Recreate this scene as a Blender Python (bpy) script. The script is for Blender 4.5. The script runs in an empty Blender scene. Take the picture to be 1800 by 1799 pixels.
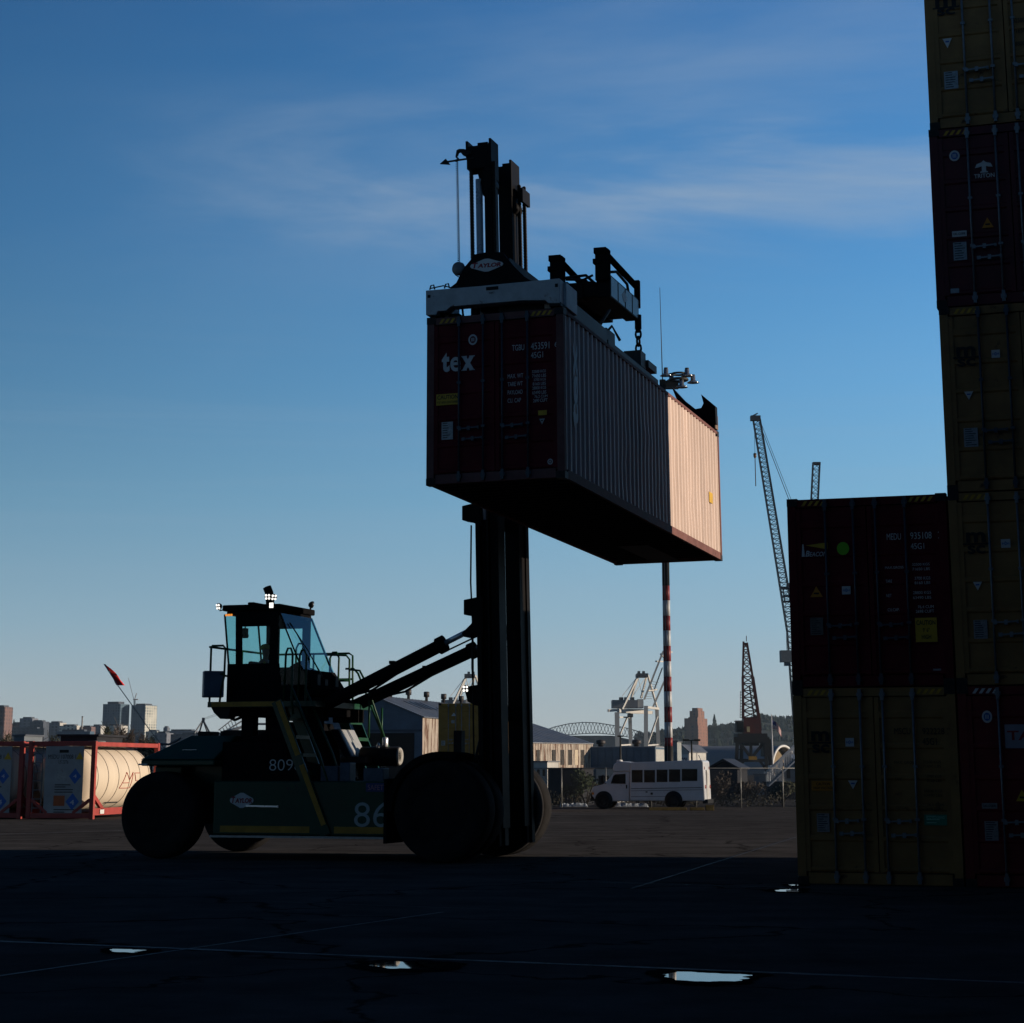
import bpy, bmesh, math, random
from math import sin, cos, pi, radians as R
from mathutils import Vector, Matrix, noise
V = Vector
rnd = random.Random(11)
scene = bpy.context.scene
COL = scene.collection

# ------------------------------------------------------------------ camera model
# solved from the container corners: focal length, pitch, height and lens shift
FPX, PITCH, CAMH, PPY = 3475.26, .217, 1.7067, 583.67
CP, SP = cos(PITCH), sin(PITCH)
def ray(x, y):
    r = (x - 900) / FPX; u = (PPY - y) / FPX
    return V((r, CP - u * SP, SP + u * CP))
EYE = V((0, 0, CAMH))
def at(x, y, Y):
    d = ray(x, y); return EYE + d * (Y / d.y)
def on_plane(x, y, P0, N):
    d = ray(x, y); return EYE + d * ((V(P0) - EYE).dot(N) / d.dot(N))
def gz(Y):                                  # the yard falls gently away beyond the tanks
    t = min(1, max(0, (Y - 72) / 38)); return -.62 * t * t * (3 - 2 * t)
def gp(x, Y):                               # ground point seen in column x at distance Y
    return V((at(x, 1350, Y).x, Y, gz(Y)))
YAW = .316                                  # the yard's grid
EV = V((cos(YAW), -sin(YAW), 0)); NV = V((sin(YAW), cos(YAW), 0))

cam = bpy.data.cameras.new('camera'); cam.sensor_width = 36; cam.lens = 36 * FPX / 1800
cam.shift_y = (PPY - 899.5) / 1800; cam.clip_start = .1; cam.clip_end = 30000
camo = bpy.data.objects.new('camera', cam); COL.objects.link(camo)
camo.location = EYE; camo.rotation_euler = (pi / 2 + PITCH, 0, 0)
scene.camera = camo

# ------------------------------------------------------------------ materials
def _n(nt, t, **kw):
    n = nt.nodes.new(t)
    for k, v in kw.items(): setattr(n, k, v)
    return n
MATS = {}
def mat(name, col, rough=.5, metal=0., var=.25, scale=3., rust=0., rustcol=(.12, .045, .02), streak=False, bump=.0, spec=.25, coat=0., emit=0.):
    """painted / plain surface: uneven tone, uneven gloss, optional rust patches"""
    if name in MATS: return MATS[name]
    m = bpy.data.materials.new(name); m.use_nodes = True; nt = m.node_tree; L = nt.links
    b = nt.nodes['Principled BSDF']
    b.inputs['Metallic'].default_value = metal; b.inputs['Specular IOR Level'].default_value = spec
    b.inputs['Coat Weight'].default_value = coat
    tc = _n(nt, 'ShaderNodeTexCoord'); mp = _n(nt, 'ShaderNodeMapping')
    L.new(tc.outputs['Object'], mp.inputs['Vector'])
    if streak: mp.inputs['Scale'].default_value = (1, 1, .12)
    no = _n(nt, 'ShaderNodeTexNoise'); no.inputs['Scale'].default_value = scale; no.inputs['Detail'].default_value = 6; no.inputs['Roughness'].default_value = .65
    L.new(mp.outputs['Vector'], no.inputs['Vector'])
    mr = _n(nt, 'ShaderNodeMapRange'); mr.inputs[1].default_value = .3; mr.inputs[2].default_value = .7; mr.inputs[3].default_value = 1 - var; mr.inputs[4].default_value = 1 + var * .6
    L.new(no.outputs['Fac'], mr.inputs[0])
    mx = _n(nt, 'ShaderNodeMix', data_type='RGBA', blend_type='MULTIPLY'); mx.inputs[0].default_value = 1
    mx.inputs[6].default_value = (*col, 1); L.new(mr.outputs[0], mx.inputs[7])
    out = mx.outputs[2]
    rr = _n(nt, 'ShaderNodeMapRange'); rr.inputs[3].default_value = max(.03, rough - .12); rr.inputs[4].default_value = min(1, rough + .12)
    L.new(no.outputs['Fac'], rr.inputs[0]); rout = rr.outputs[0]
    if rust > 0:
        n2 = _n(nt, 'ShaderNodeTexNoise'); n2.inputs['Scale'].default_value = scale * 1.7; n2.inputs['Detail'].default_value = 8; n2.inputs['Roughness'].default_value = .7
        L.new(mp.outputs['Vector'], n2.inputs['Vector'])
        m2 = _n(nt, 'ShaderNodeMapRange'); m2.inputs[1].default_value = .66 - rust * .3; m2.inputs[2].default_value = .74 - rust * .25
        L.new(n2.outputs['Fac'], m2.inputs[0])
        x2 = _n(nt, 'ShaderNodeMix', data_type='RGBA'); L.new(m2.outputs[0], x2.inputs[0]); L.new(out, x2.inputs[6]); x2.inputs[7].default_value = (*rustcol, 1)
        out = x2.outputs[2]
    L.new(out, b.inputs['Base Color']); L.new(rout, b.inputs['Roughness'])
    if bump:
        bp = _n(nt, 'ShaderNodeBump'); bp.inputs['Strength'].default_value = bump; bp.inputs['Distance'].default_value = .02
        n3 = _n(nt, 'ShaderNodeTexNoise'); n3.inputs['Scale'].default_value = scale * 6; n3.inputs['Detail'].default_value = 5
        L.new(mp.outputs['Vector'], n3.inputs['Vector']); L.new(n3.outputs['Fac'], bp.inputs['Height']); L.new(bp.outputs[0], b.inputs['Normal'])
    if emit:
        b.inputs['Emission Color'].default_value = (*col, 1); b.inputs['Emission Strength'].default_value = emit
    MATS[name] = m; return m

def glass(name, tint, gloss=.12):
    if name in MATS: return MATS[name]
    m = bpy.data.materials.new(name); m.use_nodes = True; nt = m.node_tree; L = nt.links
    for n in list(nt.nodes): nt.nodes.remove(n)
    o = _n(nt, 'ShaderNodeOutputMaterial'); t = _n(nt, 'ShaderNodeBsdfTransparent'); g = _n(nt, 'ShaderNodeBsdfGlossy'); x = _n(nt, 'ShaderNodeMixShader')
    t.inputs[0].default_value = (*tint, 1); g.inputs['Roughness'].default_value = .03
    fr = _n(nt, 'ShaderNodeFresnel'); fr.inputs[0].default_value = 1.3
    ad = _n(nt, 'ShaderNodeMath', operation='ADD'); ad.inputs[1].default_value = gloss * .3; L.new(fr.outputs[0], ad.inputs[0])
    cl = _n(nt, 'ShaderNodeMath', operation='MINIMUM'); cl.inputs[1].default_value = .16; L.new(ad.outputs[0], cl.inputs[0]); L.new(cl.outputs[0], x.inputs[0]); L.new(t.outputs[0], x.inputs[1]); L.new(g.outputs[0], x.inputs[2]); L.new(x.outputs[0], o.inputs[0])
    MATS[name] = m; return m

# ------------------------------------------------------------------ mesh builder
class MB:
    def __init__(s): s.v = []; s.f = []; s.sm = []; s.mi = []; s.cur = 0
    def add(s, vs, fs, sm=False):
        o = len(s.v); s.v += [tuple(p) for p in vs]
        for f in fs: s.f.append([o + i for i in f]); s.sm.append(sm); s.mi.append(s.cur)
        return s
    def box(s, x0, x1, y0, y1, z0, z1):
        vs = [(x, y, z) for x in (x0, x1) for y in (y0, y1) for z in (z0, z1)]
        return s.add(vs, [(0, 1, 3, 2), (4, 6, 7, 5), (0, 4, 5, 1), (2, 3, 7, 6), (0, 2, 6, 4), (1, 5, 7, 3)])
    def bar(s, p, q, w, h=None, up=(0, 0, 1)):
        p = V(p); q = V(q); h = h or w; d = (q - p).normalized(); u = V(up)
        if abs(d.dot(u)) > .98: u = V((0, 1, 0))
        r = d.cross(u).normalized() * w / 2; t = r.cross(d).normalized() * h / 2
        vs = [a + i * r + j * t for a in (p, q) for i in (-1, 1) for j in (-1, 1)]
        return s.add(vs, [(0, 1, 3, 2), (4, 6, 7, 5), (0, 4, 5, 1), (2, 3, 7, 6), (0, 2, 6, 4), (1, 5, 7, 3)])
    def tube(s, p, q, r, seg=10, r2=None, cap=True):
        p = V(p); q = V(q); r2 = r if r2 is None else r2; d = (q - p).normalized()
        u = d.orthogonal().normalized(); w = d.cross(u)
        vs = []
        for c, rr in ((p, r), (q, r2)):
            for i in range(seg):
                a = 2 * pi * i / seg; vs.append(c + (u * cos(a) + w * sin(a)) * rr)
        s.add(vs, [(i, (i + 1) % seg, seg + (i + 1) % seg, seg + i) for i in range(seg)], True)
        if cap:
            o = len(s.v) - 2 * seg
            for k in (0, seg):
                s.f.append([o + k + i for i in range(seg)]); s.sm.append(False); s.mi.append(s.cur)
        return s
    def path(s, pts, r, seg=7):
        pts = [V(p) for p in pts]; n = len(pts); vs = []; u = None
        for i, p in enumerate(pts):
            d = (pts[min(n - 1, i + 1)] - pts[max(0, i - 1)]).normalized()
            if u is None: u = d.orthogonal().normalized()
            else:
                u = (u - d * u.dot(d)); u = u.normalized() if u.length > 1e-6 else d.orthogonal().normalized()
            w = d.cross(u)
            for k in range(seg):
                a = 2 * pi * k / seg; vs.append(p + (u * cos(a) + w * sin(a)) * r)
        fs = [(i * seg + k, i * seg + (k + 1) % seg, (i + 1) * seg + (k + 1) % seg, (i + 1) * seg + k) for i in range(n - 1) for k in range(seg)]
        s.add(vs, fs, True)
        o = len(s.v) - n * seg
        for b0 in (0, (n - 1) * seg):
            s.f.append([o + b0 + i for i in range(seg)]); s.sm.append(False); s.mi.append(s.cur)
        return s
    def prism(s, poly, t0, t1, ax='y'):
        n = len(poly)
        def P(a, b, t): return {'y': (a, t, b), 'x': (t, a, b), 'z': (a, b, t)}[ax]
        vs = [P(a, b, t0) for a, b in poly] + [P(a, b, t1) for a, b in poly]
        fs = [(i, (i + 1) % n, n + (i + 1) % n, n + i) for i in range(n)] + [list(range(n)), list(range(2 * n - 1, n - 1, -1))]
        return s.add(vs, fs)
    def lathe(s, prof, p, d, seg=32):
        """prof: (radius, distance along d) from p"""
        p = V(p); d = V(d).normalized(); u = d.orthogonal().normalized(); w = d.cross(u); n = len(prof)
        vs = [p + d * h + (u * cos(2 * pi * i / seg) + w * sin(2 * pi * i / seg)) * r for r, h in prof for i in range(seg)]
        fs = [(j * seg + i, j * seg + (i + 1) % seg, (j + 1) * seg + (i + 1) % seg, (j + 1) * seg + i) for j in range(n - 1) for i in range(seg)]
        s.add(vs, fs, True)
        o = len(s.v) - n * seg
        for j in (0, n - 1):
            if prof[j][0] > 1e-4: s.f.append([o + j * seg + i for i in range(seg)]); s.sm.append(False); s.mi.append(s.cur)
        return s
    def quad(s, *p): return s.add(p, [list(range(len(p)))])
    def mesh(s, name, mats, fix=True):
        me = bpy.data.meshes.new(name); me.from_pydata(s.v, [], s.f)
        for m in (mats if isinstance(mats, (list, tuple)) else [mats]): me.materials.append(m)
        me.polygons.foreach_set('use_smooth', s.sm); me.polygons.foreach_set('material_index', s.mi)
        if fix:
            bm = bmesh.new(); bm.from_mesh(me); bmesh.ops.recalc_face_normals(bm, faces=bm.faces); bm.to_mesh(me); bm.free()
        me.update(); return me
    def build(s, name, mats, parent=None, loc=None, rot=None, bevel=0, fix=True):
        o = bpy.data.objects.new(name, s.mesh(name, mats, fix)); COL.objects.link(o)
        o.parent = parent
        if loc is not None: o.location = loc
        if rot is not None: o.rotation_euler = rot
        if bevel:
            b = o.modifiers.new('bevel', 'BEVEL'); b.width = bevel; b.segments = 2; b.limit_method = 'ANGLE'; b.angle_limit = R(40)
        return o

def tag(o, label, cat, group=None, kind=None):
    if label: o['label'] = label
    if cat: o['category'] = cat
    if group: o['group'] = group
    if kind: o['kind'] = kind
    return o
def thing(name, label, cat, loc=(0, 0, 0), rz=0, group=None, rot=None):
    o = bpy.data.objects.new(name, None); COL.objects.link(o); o.empty_display_size = .3
    o.location = loc; o.rotation_euler = rot if rot else (0, 0, rz)
    return tag(o, label, cat, group)
def inst(name, me, parent, m=None, loc=None, rot=None, scale=None):
    o = bpy.data.objects.new(name, me); COL.objects.link(o); o.parent = parent
    if loc is not None: o.location = loc
    if rot is not None: o.rotation_euler = rot
    if scale is not None: o.scale = scale
    if m is not None:
        o.material_slots[0].link = 'OBJECT'; o.material_slots[0].material = m
    return o

# ------------------------------------------------------------------ lettering (built-in font turned into mesh)
_T = {}
def glyphs(s, bold=0., shear=0.):
    k = (s, bold, shear)
    if k not in _T:
        c = bpy.data.curves.new('t', 'FONT'); c.body = s; c.size = 1; c.offset = bold; c.shear = shear; c.resolution_u = 4; c.fill_mode = 'FRONT'
        o = bpy.data.objects.new('t', c); COL.objects.link(o)
        me = bpy.data.meshes.new_from_object(o.evaluated_get(bpy.context.evaluated_depsgraph_get()))
        vs = [(v.co.x, v.co.y) for v in me.vertices]; fs = [list(p.vertices) for p in me.polygons]
        bpy.data.objects.remove(o); bpy.data.curves.remove(c); bpy.data.meshes.remove(me)
        x0 = min(v[0] for v in vs); x1 = max(v[0] for v in vs); y0 = min(v[1] for v in vs); y1 = max(v[1] for v in vs)
        _T[k] = ([((x - x0) / (x1 - x0), (y - y0) / (y1 - y0)) for x, y in vs], fs)
    return _T[k]
def put_text(mb, s, x0, x1, z0, z1, y, bold=0., shear=0.):
    """letters filling the box x0..x1, z0..z1 in the plane y, read from -y"""
    vs, fs = glyphs(s, bold, shear)
    return mb.add([(x0 + (x1 - x0) * a, y, z0 + (z1 - z0) * b) for a, b in vs], fs)
# ------------------------------------------------------------------ sky, sun
SUN_EL, SUN_AZ = R(8.5), R(94.6)               # azimuth clockwise from +Y: the sun stands to the right
w = bpy.data.worlds.new('World'); scene.world = w; w.use_nodes = True
nt = w.node_tree; L = nt.links; bg = nt.nodes['Background']
sky = _n(nt, 'ShaderNodeTexSky', sky_type='NISHITA'); sky.sun_disc = False
sky.sun_elevation = SUN_EL; sky.sun_rotation = SUN_AZ; sky.air_density = 1.0; sky.dust_density = .6; sky.ozone_density = 2.4
tc = _n(nt, 'ShaderNodeTexCoord')
sz = _n(nt, 'ShaderNodeSeparateXYZ'); L.new(tc.outputs['Generated'], sz.inputs[0])
rp = _n(nt, 'ShaderNodeValToRGB'); L.new(sz.outputs['Z'], rp.inputs[0]); el = rp.color_ramp.elements      # clear winter air: colour by height above the horizon
cols = [(0.0, (.43, .48, .49)), (.025, (.40, .47, .50)), (.07, (.28, .435, .545)), (.13, (.175, .375, .555)), (.19, (.112, .308, .545)), (.26, (.066, .233, .49)), (.37, (.036, .155, .385)), (.50, (.018, .075, .20)), (.65, (.008, .034, .10)), (1.0, (.004, .016, .05))]
el[0].position = 0; el[0].color = (*cols[0][1], 1); el[1].position = 1; el[1].color = (*cols[-1][1], 1)
for p_, c_ in cols[1:-1]: e_ = el.new(p_); e_.color = (*c_, 1)
fx_ = _n(nt, 'ShaderNodeMapRange', interpolation_type='SMOOTHSTEP'); L.new(sz.outputs['X'], fx_.inputs[0]); fx_.inputs[1].default_value = -.55; fx_.inputs[2].default_value = .6; fx_.inputs[3].default_value = .56; fx_.inputs[4].default_value = 1.5   # brighter towards the sun within the frame
fy_ = _n(nt, 'ShaderNodeMapRange', interpolation_type='SMOOTHSTEP'); L.new(sz.outputs['Y'], fy_.inputs[0]); fy_.inputs[1].default_value = -.4; fy_.inputs[2].default_value = .75; fy_.inputs[3].default_value = .70; fy_.inputs[4].default_value = 1.0  # dimmer behind the camera, to lower the ambient light
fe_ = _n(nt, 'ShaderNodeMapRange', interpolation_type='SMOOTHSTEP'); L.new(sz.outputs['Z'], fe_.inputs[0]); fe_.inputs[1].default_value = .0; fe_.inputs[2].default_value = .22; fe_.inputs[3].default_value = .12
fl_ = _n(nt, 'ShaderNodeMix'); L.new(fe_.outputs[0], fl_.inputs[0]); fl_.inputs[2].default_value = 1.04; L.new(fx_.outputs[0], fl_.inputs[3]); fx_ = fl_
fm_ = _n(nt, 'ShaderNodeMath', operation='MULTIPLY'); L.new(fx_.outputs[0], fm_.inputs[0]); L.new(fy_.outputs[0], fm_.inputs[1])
fz_ = _n(nt, 'ShaderNodeMapRange', interpolation_type='SMOOTHSTEP'); L.new(sz.outputs['X'], fz_.inputs[0]); fz_.inputs[1].default_value = .3; fz_.inputs[2].default_value = .75; fz_.inputs[3].default_value = 1; fz_.inputs[4].default_value = .5  # unseen sky beyond the right frame edge dimmed to cut ambient light
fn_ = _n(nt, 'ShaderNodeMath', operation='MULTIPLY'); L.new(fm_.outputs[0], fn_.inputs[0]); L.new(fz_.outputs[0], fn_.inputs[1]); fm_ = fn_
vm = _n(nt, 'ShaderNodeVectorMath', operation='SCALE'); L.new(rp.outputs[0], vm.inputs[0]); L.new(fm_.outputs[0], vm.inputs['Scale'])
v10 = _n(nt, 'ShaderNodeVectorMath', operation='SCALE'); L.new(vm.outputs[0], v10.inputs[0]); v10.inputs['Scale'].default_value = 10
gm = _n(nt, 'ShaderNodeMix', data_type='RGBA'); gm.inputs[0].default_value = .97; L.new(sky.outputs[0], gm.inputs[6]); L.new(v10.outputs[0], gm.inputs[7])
def cloud(scl, rot, lo, hi, elev, half, seed):
    mp = _n(nt, 'ShaderNodeMapping'); mp.inputs['Scale'].default_value = scl; mp.inputs['Rotation'].default_value = rot; mp.inputs['Location'].default_value = (seed, seed * .7, 0)
    L.new(tc.outputs['Generated'], mp.inputs[0])
    no = _n(nt, 'ShaderNodeTexNoise'); no.inputs['Scale'].default_value = 1; no.inputs['Detail'].default_value = 9; no.inputs['Roughness'].default_value = .58; no.inputs['Distortion'].default_value = .5
    L.new(mp.outputs[0], no.inputs[0])
    mr = _n(nt, 'ShaderNodeMapRange', interpolation_type='SMOOTHSTEP'); mr.inputs[1].default_value = lo; mr.inputs[2].default_value = hi; L.new(no.outputs['Fac'], mr.inputs[0])
    sx = _n(nt, 'ShaderNodeSeparateXYZ'); L.new(tc.outputs['Generated'], sx.inputs[0])
    sb = _n(nt, 'ShaderNodeMath', operation='SUBTRACT'); L.new(sx.outputs['Z'], sb.inputs[0]); sb.inputs[1].default_value = elev
    ab = _n(nt, 'ShaderNodeMath', operation='ABSOLUTE'); L.new(sb.outputs[0], ab.inputs[0])
    band = _n(nt, 'ShaderNodeMapRange', interpolation_type='SMOOTHSTEP'); band.inputs[1].default_value = 0; band.inputs[2].default_value = half; band.inputs[3].default_value = 1; band.inputs[4].default_value = 0
    L.new(ab.outputs[0], band.inputs[0])
    mu = _n(nt, 'ShaderNodeMath', operation='MULTIPLY'); L.new(mr.outputs[0], mu.inputs[0]); L.new(band.outputs[0], mu.inputs[1])
    return mu.outputs[0]
c1 = cloud((3.2, 3.2, 17), (0, -.06, 0), .42, .70, .285, .06, 5.3)      # the long cirrus streaks
c2 = cloud((2.4, 2.4, 8), (0, -.1, .3), .40, .85, .30, .22, 7.3)         # a thin veil round them
c3 = cloud((2.6, 2.6, 70), (0, .02, 0), .48, .70, .13, .13, 4.7)        # faint bars lower down
def madd(a, ka, b, kb):
    m1 = _n(nt, 'ShaderNodeMath', operation='MULTIPLY'); L.new(a, m1.inputs[0]); m1.inputs[1].default_value = ka
    m2 = _n(nt, 'ShaderNodeMath', operation='MULTIPLY_ADD'); L.new(b, m2.inputs[0]); m2.inputs[1].default_value = kb; L.new(m1.outputs[0], m2.inputs[2]); return m2.outputs[0]
cc = madd(c1, .66, c2, .42)
mk = _n(nt, 'ShaderNodeMapRange', interpolation_type='SMOOTHSTEP'); L.new(sz.outputs['X'], mk.inputs[0]); mk.inputs[1].default_value = -.26; mk.inputs[2].default_value = .06; mk.inputs[3].default_value = .05
mk2 = _n(nt, 'ShaderNodeMath', operation='MULTIPLY'); L.new(cc, mk2.inputs[0]); L.new(mk.outputs[0], mk2.inputs[1]); cc = madd(mk2.outputs[0], 1, c3, .07)
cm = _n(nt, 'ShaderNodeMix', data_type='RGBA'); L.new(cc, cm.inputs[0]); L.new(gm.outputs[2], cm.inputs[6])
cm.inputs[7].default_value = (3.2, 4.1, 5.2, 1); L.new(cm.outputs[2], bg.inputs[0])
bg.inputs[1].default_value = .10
sl = bpy.data.lights.new('sun', 'SUN'); sl.energy = 5.0; sl.angle = R(.5); sl.color = (1, .84, .67)
so = bpy.data.objects.new('sun', sl); COL.objects.link(so)
so.rotation_euler = V((cos(SUN_EL) * sin(SUN_AZ), cos(SUN_EL) * cos(SUN_AZ), sin(SUN_EL))).to_track_quat('Z', 'Y').to_euler()
vs = scene.view_settings; vs.view_transform = 'Standard'; vs.look = 'None'; vs.exposure = 0; vs.gamma = 1

# ------------------------------------------------------------------ ground
def asphalt():
    m = bpy.data.materials.new('asphalt'); m.use_nodes = True; nt = m.node_tree; L = nt.links; b = nt.nodes['Principled BSDF']
    tc = _n(nt, 'ShaderNodeTexCoord')
    def noi(s, d=6, r=.6):
        n = _n(nt, 'ShaderNodeTexNoise'); n.inputs['Scale'].default_value = s; n.inputs['Detail'].default_value = d; n.inputs['Roughness'].default_value = r; L.new(tc.outputs['Object'], n.inputs[0]); return n.outputs['Fac']
    big, mid, fine = noi(.06, 5), noi(.9, 7, .7), noi(60, 3)
    mr = _n(nt, 'ShaderNodeMapRange'); mr.inputs[1].default_value = .3; mr.inputs[2].default_value = .7; mr.inputs[3].default_value = .058; mr.inputs[4].default_value = .105; L.new(big, mr.inputs[0])
    m2 = _n(nt, 'ShaderNodeMapRange'); m2.inputs[1].default_value = .3; m2.inputs[2].default_value = .7; m2.inputs[3].default_value = .65; m2.inputs[4].default_value = 1.25; L.new(mid, m2.inputs[0])
    m3 = _n(nt, 'ShaderNodeMapRange'); m3.inputs[3].default_value = .6; m3.inputs[4].default_value = 1.4; L.new(fine, m3.inputs[0])
    a = _n(nt, 'ShaderNodeMath', operation='MULTIPLY'); L.new(mr.outputs[0], a.inputs[0]); L.new(m2.outputs[0], a.inputs[1])
    a2 = _n(nt, 'ShaderNodeMath', operation='MULTIPLY'); L.new(a.outputs[0], a2.inputs[0]); L.new(m3.outputs[0], a2.inputs[1])
    vo = _n(nt, 'ShaderNodeTexVoronoi', feature='DISTANCE_TO_EDGE'); vo.inputs['Scale'].default_value = .16
    wn = _n(nt, 'ShaderNodeTexNoise'); wn.inputs['Scale'].default_value = 1.1; wn.inputs['Detail'].default_value = 5; L.new(tc.outputs['Object'], wn.inputs[0]); wm = _n(nt, 'ShaderNodeVectorMath', operation='MULTIPLY_ADD'); L.new(wn.outputs['Color'], wm.inputs[0]); wm.inputs[1].default_value = (1.6, 1.6, 0); L.new(tc.outputs['Object'], wm.inputs[2]); L.new(wm.outputs[0], vo.inputs[0])
    ck = _n(nt, 'ShaderNodeMapRange'); L.new(vo.outputs['Distance'], ck.inputs[0]); ck.inputs[1].default_value = .002; ck.inputs[2].default_value = .009; ck.inputs[3].default_value = .35; ck.inputs[4].default_value = 1
    mp2 = _n(nt, 'ShaderNodeMapping'); mp2.inputs['Scale'].default_value = (.09, .9, 1); mp2.inputs['Rotation'].default_value = (0, 0, .25); L.new(tc.outputs['Object'], mp2.inputs[0]); tm = _n(nt, 'ShaderNodeTexNoise'); tm.inputs['Scale'].default_value = 1; tm.inputs['Detail'].default_value = 4; L.new(mp2.outputs[0], tm.inputs[0])
    tr = _n(nt, 'ShaderNodeMapRange'); L.new(tm.outputs['Fac'], tr.inputs[0]); tr.inputs[1].default_value = .35; tr.inputs[2].default_value = .6; tr.inputs[3].default_value = .86; tr.inputs[4].default_value = 1.05
    a3 = _n(nt, 'ShaderNodeMath', operation='MULTIPLY'); L.new(a2.outputs[0], a3.inputs[0]); L.new(ck.outputs[0], a3.inputs[1]); a4 = _n(nt, 'ShaderNodeMath', operation='MULTIPLY'); L.new(a3.outputs[0], a4.inputs[0]); L.new(tr.outputs[0], a4.inputs[1]); a2 = a4
    cr = _n(nt, 'ShaderNodeMix', data_type='RGBA', blend_type='MULTIPLY'); cr.inputs[0].default_value = 1; cr.inputs[6].default_value = (1.04, .98, .94, 1); L.new(a2.outputs[0], cr.inputs[7])
    L.new(cr.outputs[2], b.inputs['Base Color'])
    rr = _n(nt, 'ShaderNodeMapRange'); rr.inputs[1].default_value = .3; rr.inputs[2].default_value = .7; rr.inputs[3].default_value = .78; rr.inputs[4].default_value = .96; L.new(mid, rr.inputs[0]); L.new(rr.outputs[0], b.inputs['Roughness'])
    b.inputs['Specular IOR Level'].default_value = 0
    bp = _n(nt, 'ShaderNodeBump'); bp.inputs['Strength'].default_value = .5; bp.inputs['Distance'].default_value = .008; L.new(fine, bp.inputs['Height']); L.new(bp.outputs[0], b.inputs['Normal'])
    return m
ASPH = asphalt()
g = MB(); xs = [-2500, -300, -60, -20, 0, 20, 60, 300, 2500]
ys = [-300, 0, 30, 60, 72] + [72 + 3.8 * k for k in range(1, 11)] + [140, 400, 1500, 3600]
vs_ = [(x, y, gz(y)) for y in ys for x in xs]; n_ = len(xs)
g.add(vs_, [(j * n_ + i, j * n_ + i + 1, (j + 1) * n_ + i + 1, (j + 1) * n_ + i) for j in range(len(ys) - 1) for i in range(n_ - 1)], True)
tag(g.build('ground', ASPH), None, None, kind='structure')
# pavement joints and worn paint
JOINT = mat('worn_paint', (.085, .085, .088), .7, var=.7, scale=9, spec=.05)
JOINT2 = mat('pale_joint', (.20, .205, .21), .7, var=.6, scale=6, spec=.05)
def joint(p, q, wd, z=.004, idx=0):
    a = at(*p, 20); P = EYE + ray(*p) * (-CAMH / ray(*p).z); Q = EYE + ray(*q) * (-CAMH / ray(*q).z)
    P.z = Q.z = z; d = (Q - P).normalized(); s = V((-d.y, d.x, 0)) * wd / 2
    m = MB(); k = max(6, int((Q - P).length / .35)); vs = []
    for i in range(k + 1):
        c = P.lerp(Q, i / k); j = 1 + .45 * noise.noise(c * 2.1); vs += [c - s * j, c + s * j]
    m.add(vs, [(2 * i, 2 * i + 1, 2 * i + 3, 2 * i + 2) for i in range(k)]); tag(m.build('yard_line', JOINT2 if idx in (0, 1, 5) else JOINT), None, None, kind='structure')
for k, (p, q, wd) in enumerate([((-60, 1653), (1860, 1731), .11), ((-60, 1725), (780, 1604), .05), ((845, 1546), (1380, 1561), .07), ((480, 1586), (880, 1600), .06),
                 ((1110, 1563), (1400, 1472), .05), ((-20, 1468), (225, 1460), .10)]): joint(p, q, wd, .004 + .0007 * k, k)
# puddles: still water lying in shallow hollows
pm = bpy.data.materials.new('puddle_water'); pm.use_nodes = True; pb = pm.node_tree.nodes['Principled BSDF']
pb.inputs['Base Color'].default_value = (.006, .007, .008, 1); pb.inputs['Roughness'].default_value = .015; pb.inputs['IOR'].default_value = 1.45; pb.inputs['Specular IOR Level'].default_value = .75
DAMP = mat('damp_asphalt', (.014, .014, .015), .55, var=.5, scale=14, spec=.0, bump=.4)
def puddle(outline, sd):
    P = [EYE + ray(*q) * (-CAMH / ray(*q).z) for q in outline]; m = MB(); vs = []; n = len(P)
    for i in range(n):
        a, b = P[i], P[(i + 1) % n]
        z_, d_ = P[i - 1], P[(i + 2) % n]
        for k in range(14):
            t = k / 14; c = .5 * ((2 * a) + (b - z_) * t + (2 * z_ - 5 * a + 4 * b - d_) * t * t + (3 * a - z_ - 3 * b + d_) * t ** 3)
            c = c + V((noise.noise(c * 7 + V((sd, 0, 0))), .8 * noise.noise(c * 7 + V((0, sd, 5))), 0)) * .09 + V((noise.noise(c * 31), noise.noise(c * 29 + V((3, 1, 0))), 0)) * .025; vs.append((c.x, c.y, .009))
    m.add(vs, [list(range(len(vs)))]); c0 = sum((V(p) for p in vs), V()) / len(vs); nv = len(vs); o_ = len(m.v); f1 = [c0 + (V(p) - c0) * (1.25 + .5 * noise.noise(V(p) * 2.3)) + (V(p) - c0).normalized() * .10 for p in vs]
    m.v += [(p[0], p[1], .0085) for p in vs] + [(p.x, p.y, .0078) for p in f1]; m.cur = 1
    for i in range(nv): m.f.append([o_ + i, o_ + (i + 1) % nv, o_ + nv + (i + 1) % nv, o_ + nv + i]); m.sm.append(False); m.mi.append(1)
    tag(m.build('puddle', [pm, DAMP]), None, None, kind='structure')
puddle([(193, 1672), (205, 1670), (240, 1671), (246, 1674), (232, 1677), (212, 1676)], 1)
puddle([(655, 1694), (690, 1692), (760, 1694), (785, 1698), (758, 1703), (690, 1704), (660, 1700)], 2)
puddle([(1170, 1713), (1200, 1711), (1290, 1714), (1316, 1719), (1290, 1726), (1215, 1727), (1180, 1722)], 3)
puddle([(1365, 1566), (1385, 1564.5), (1407, 1565), (1407, 1569), (1372, 1568.5)], 4)
puddle([(1388, 1556.6), (1406, 1556), (1406, 1558), (1390, 1558.2)], 5)

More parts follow.
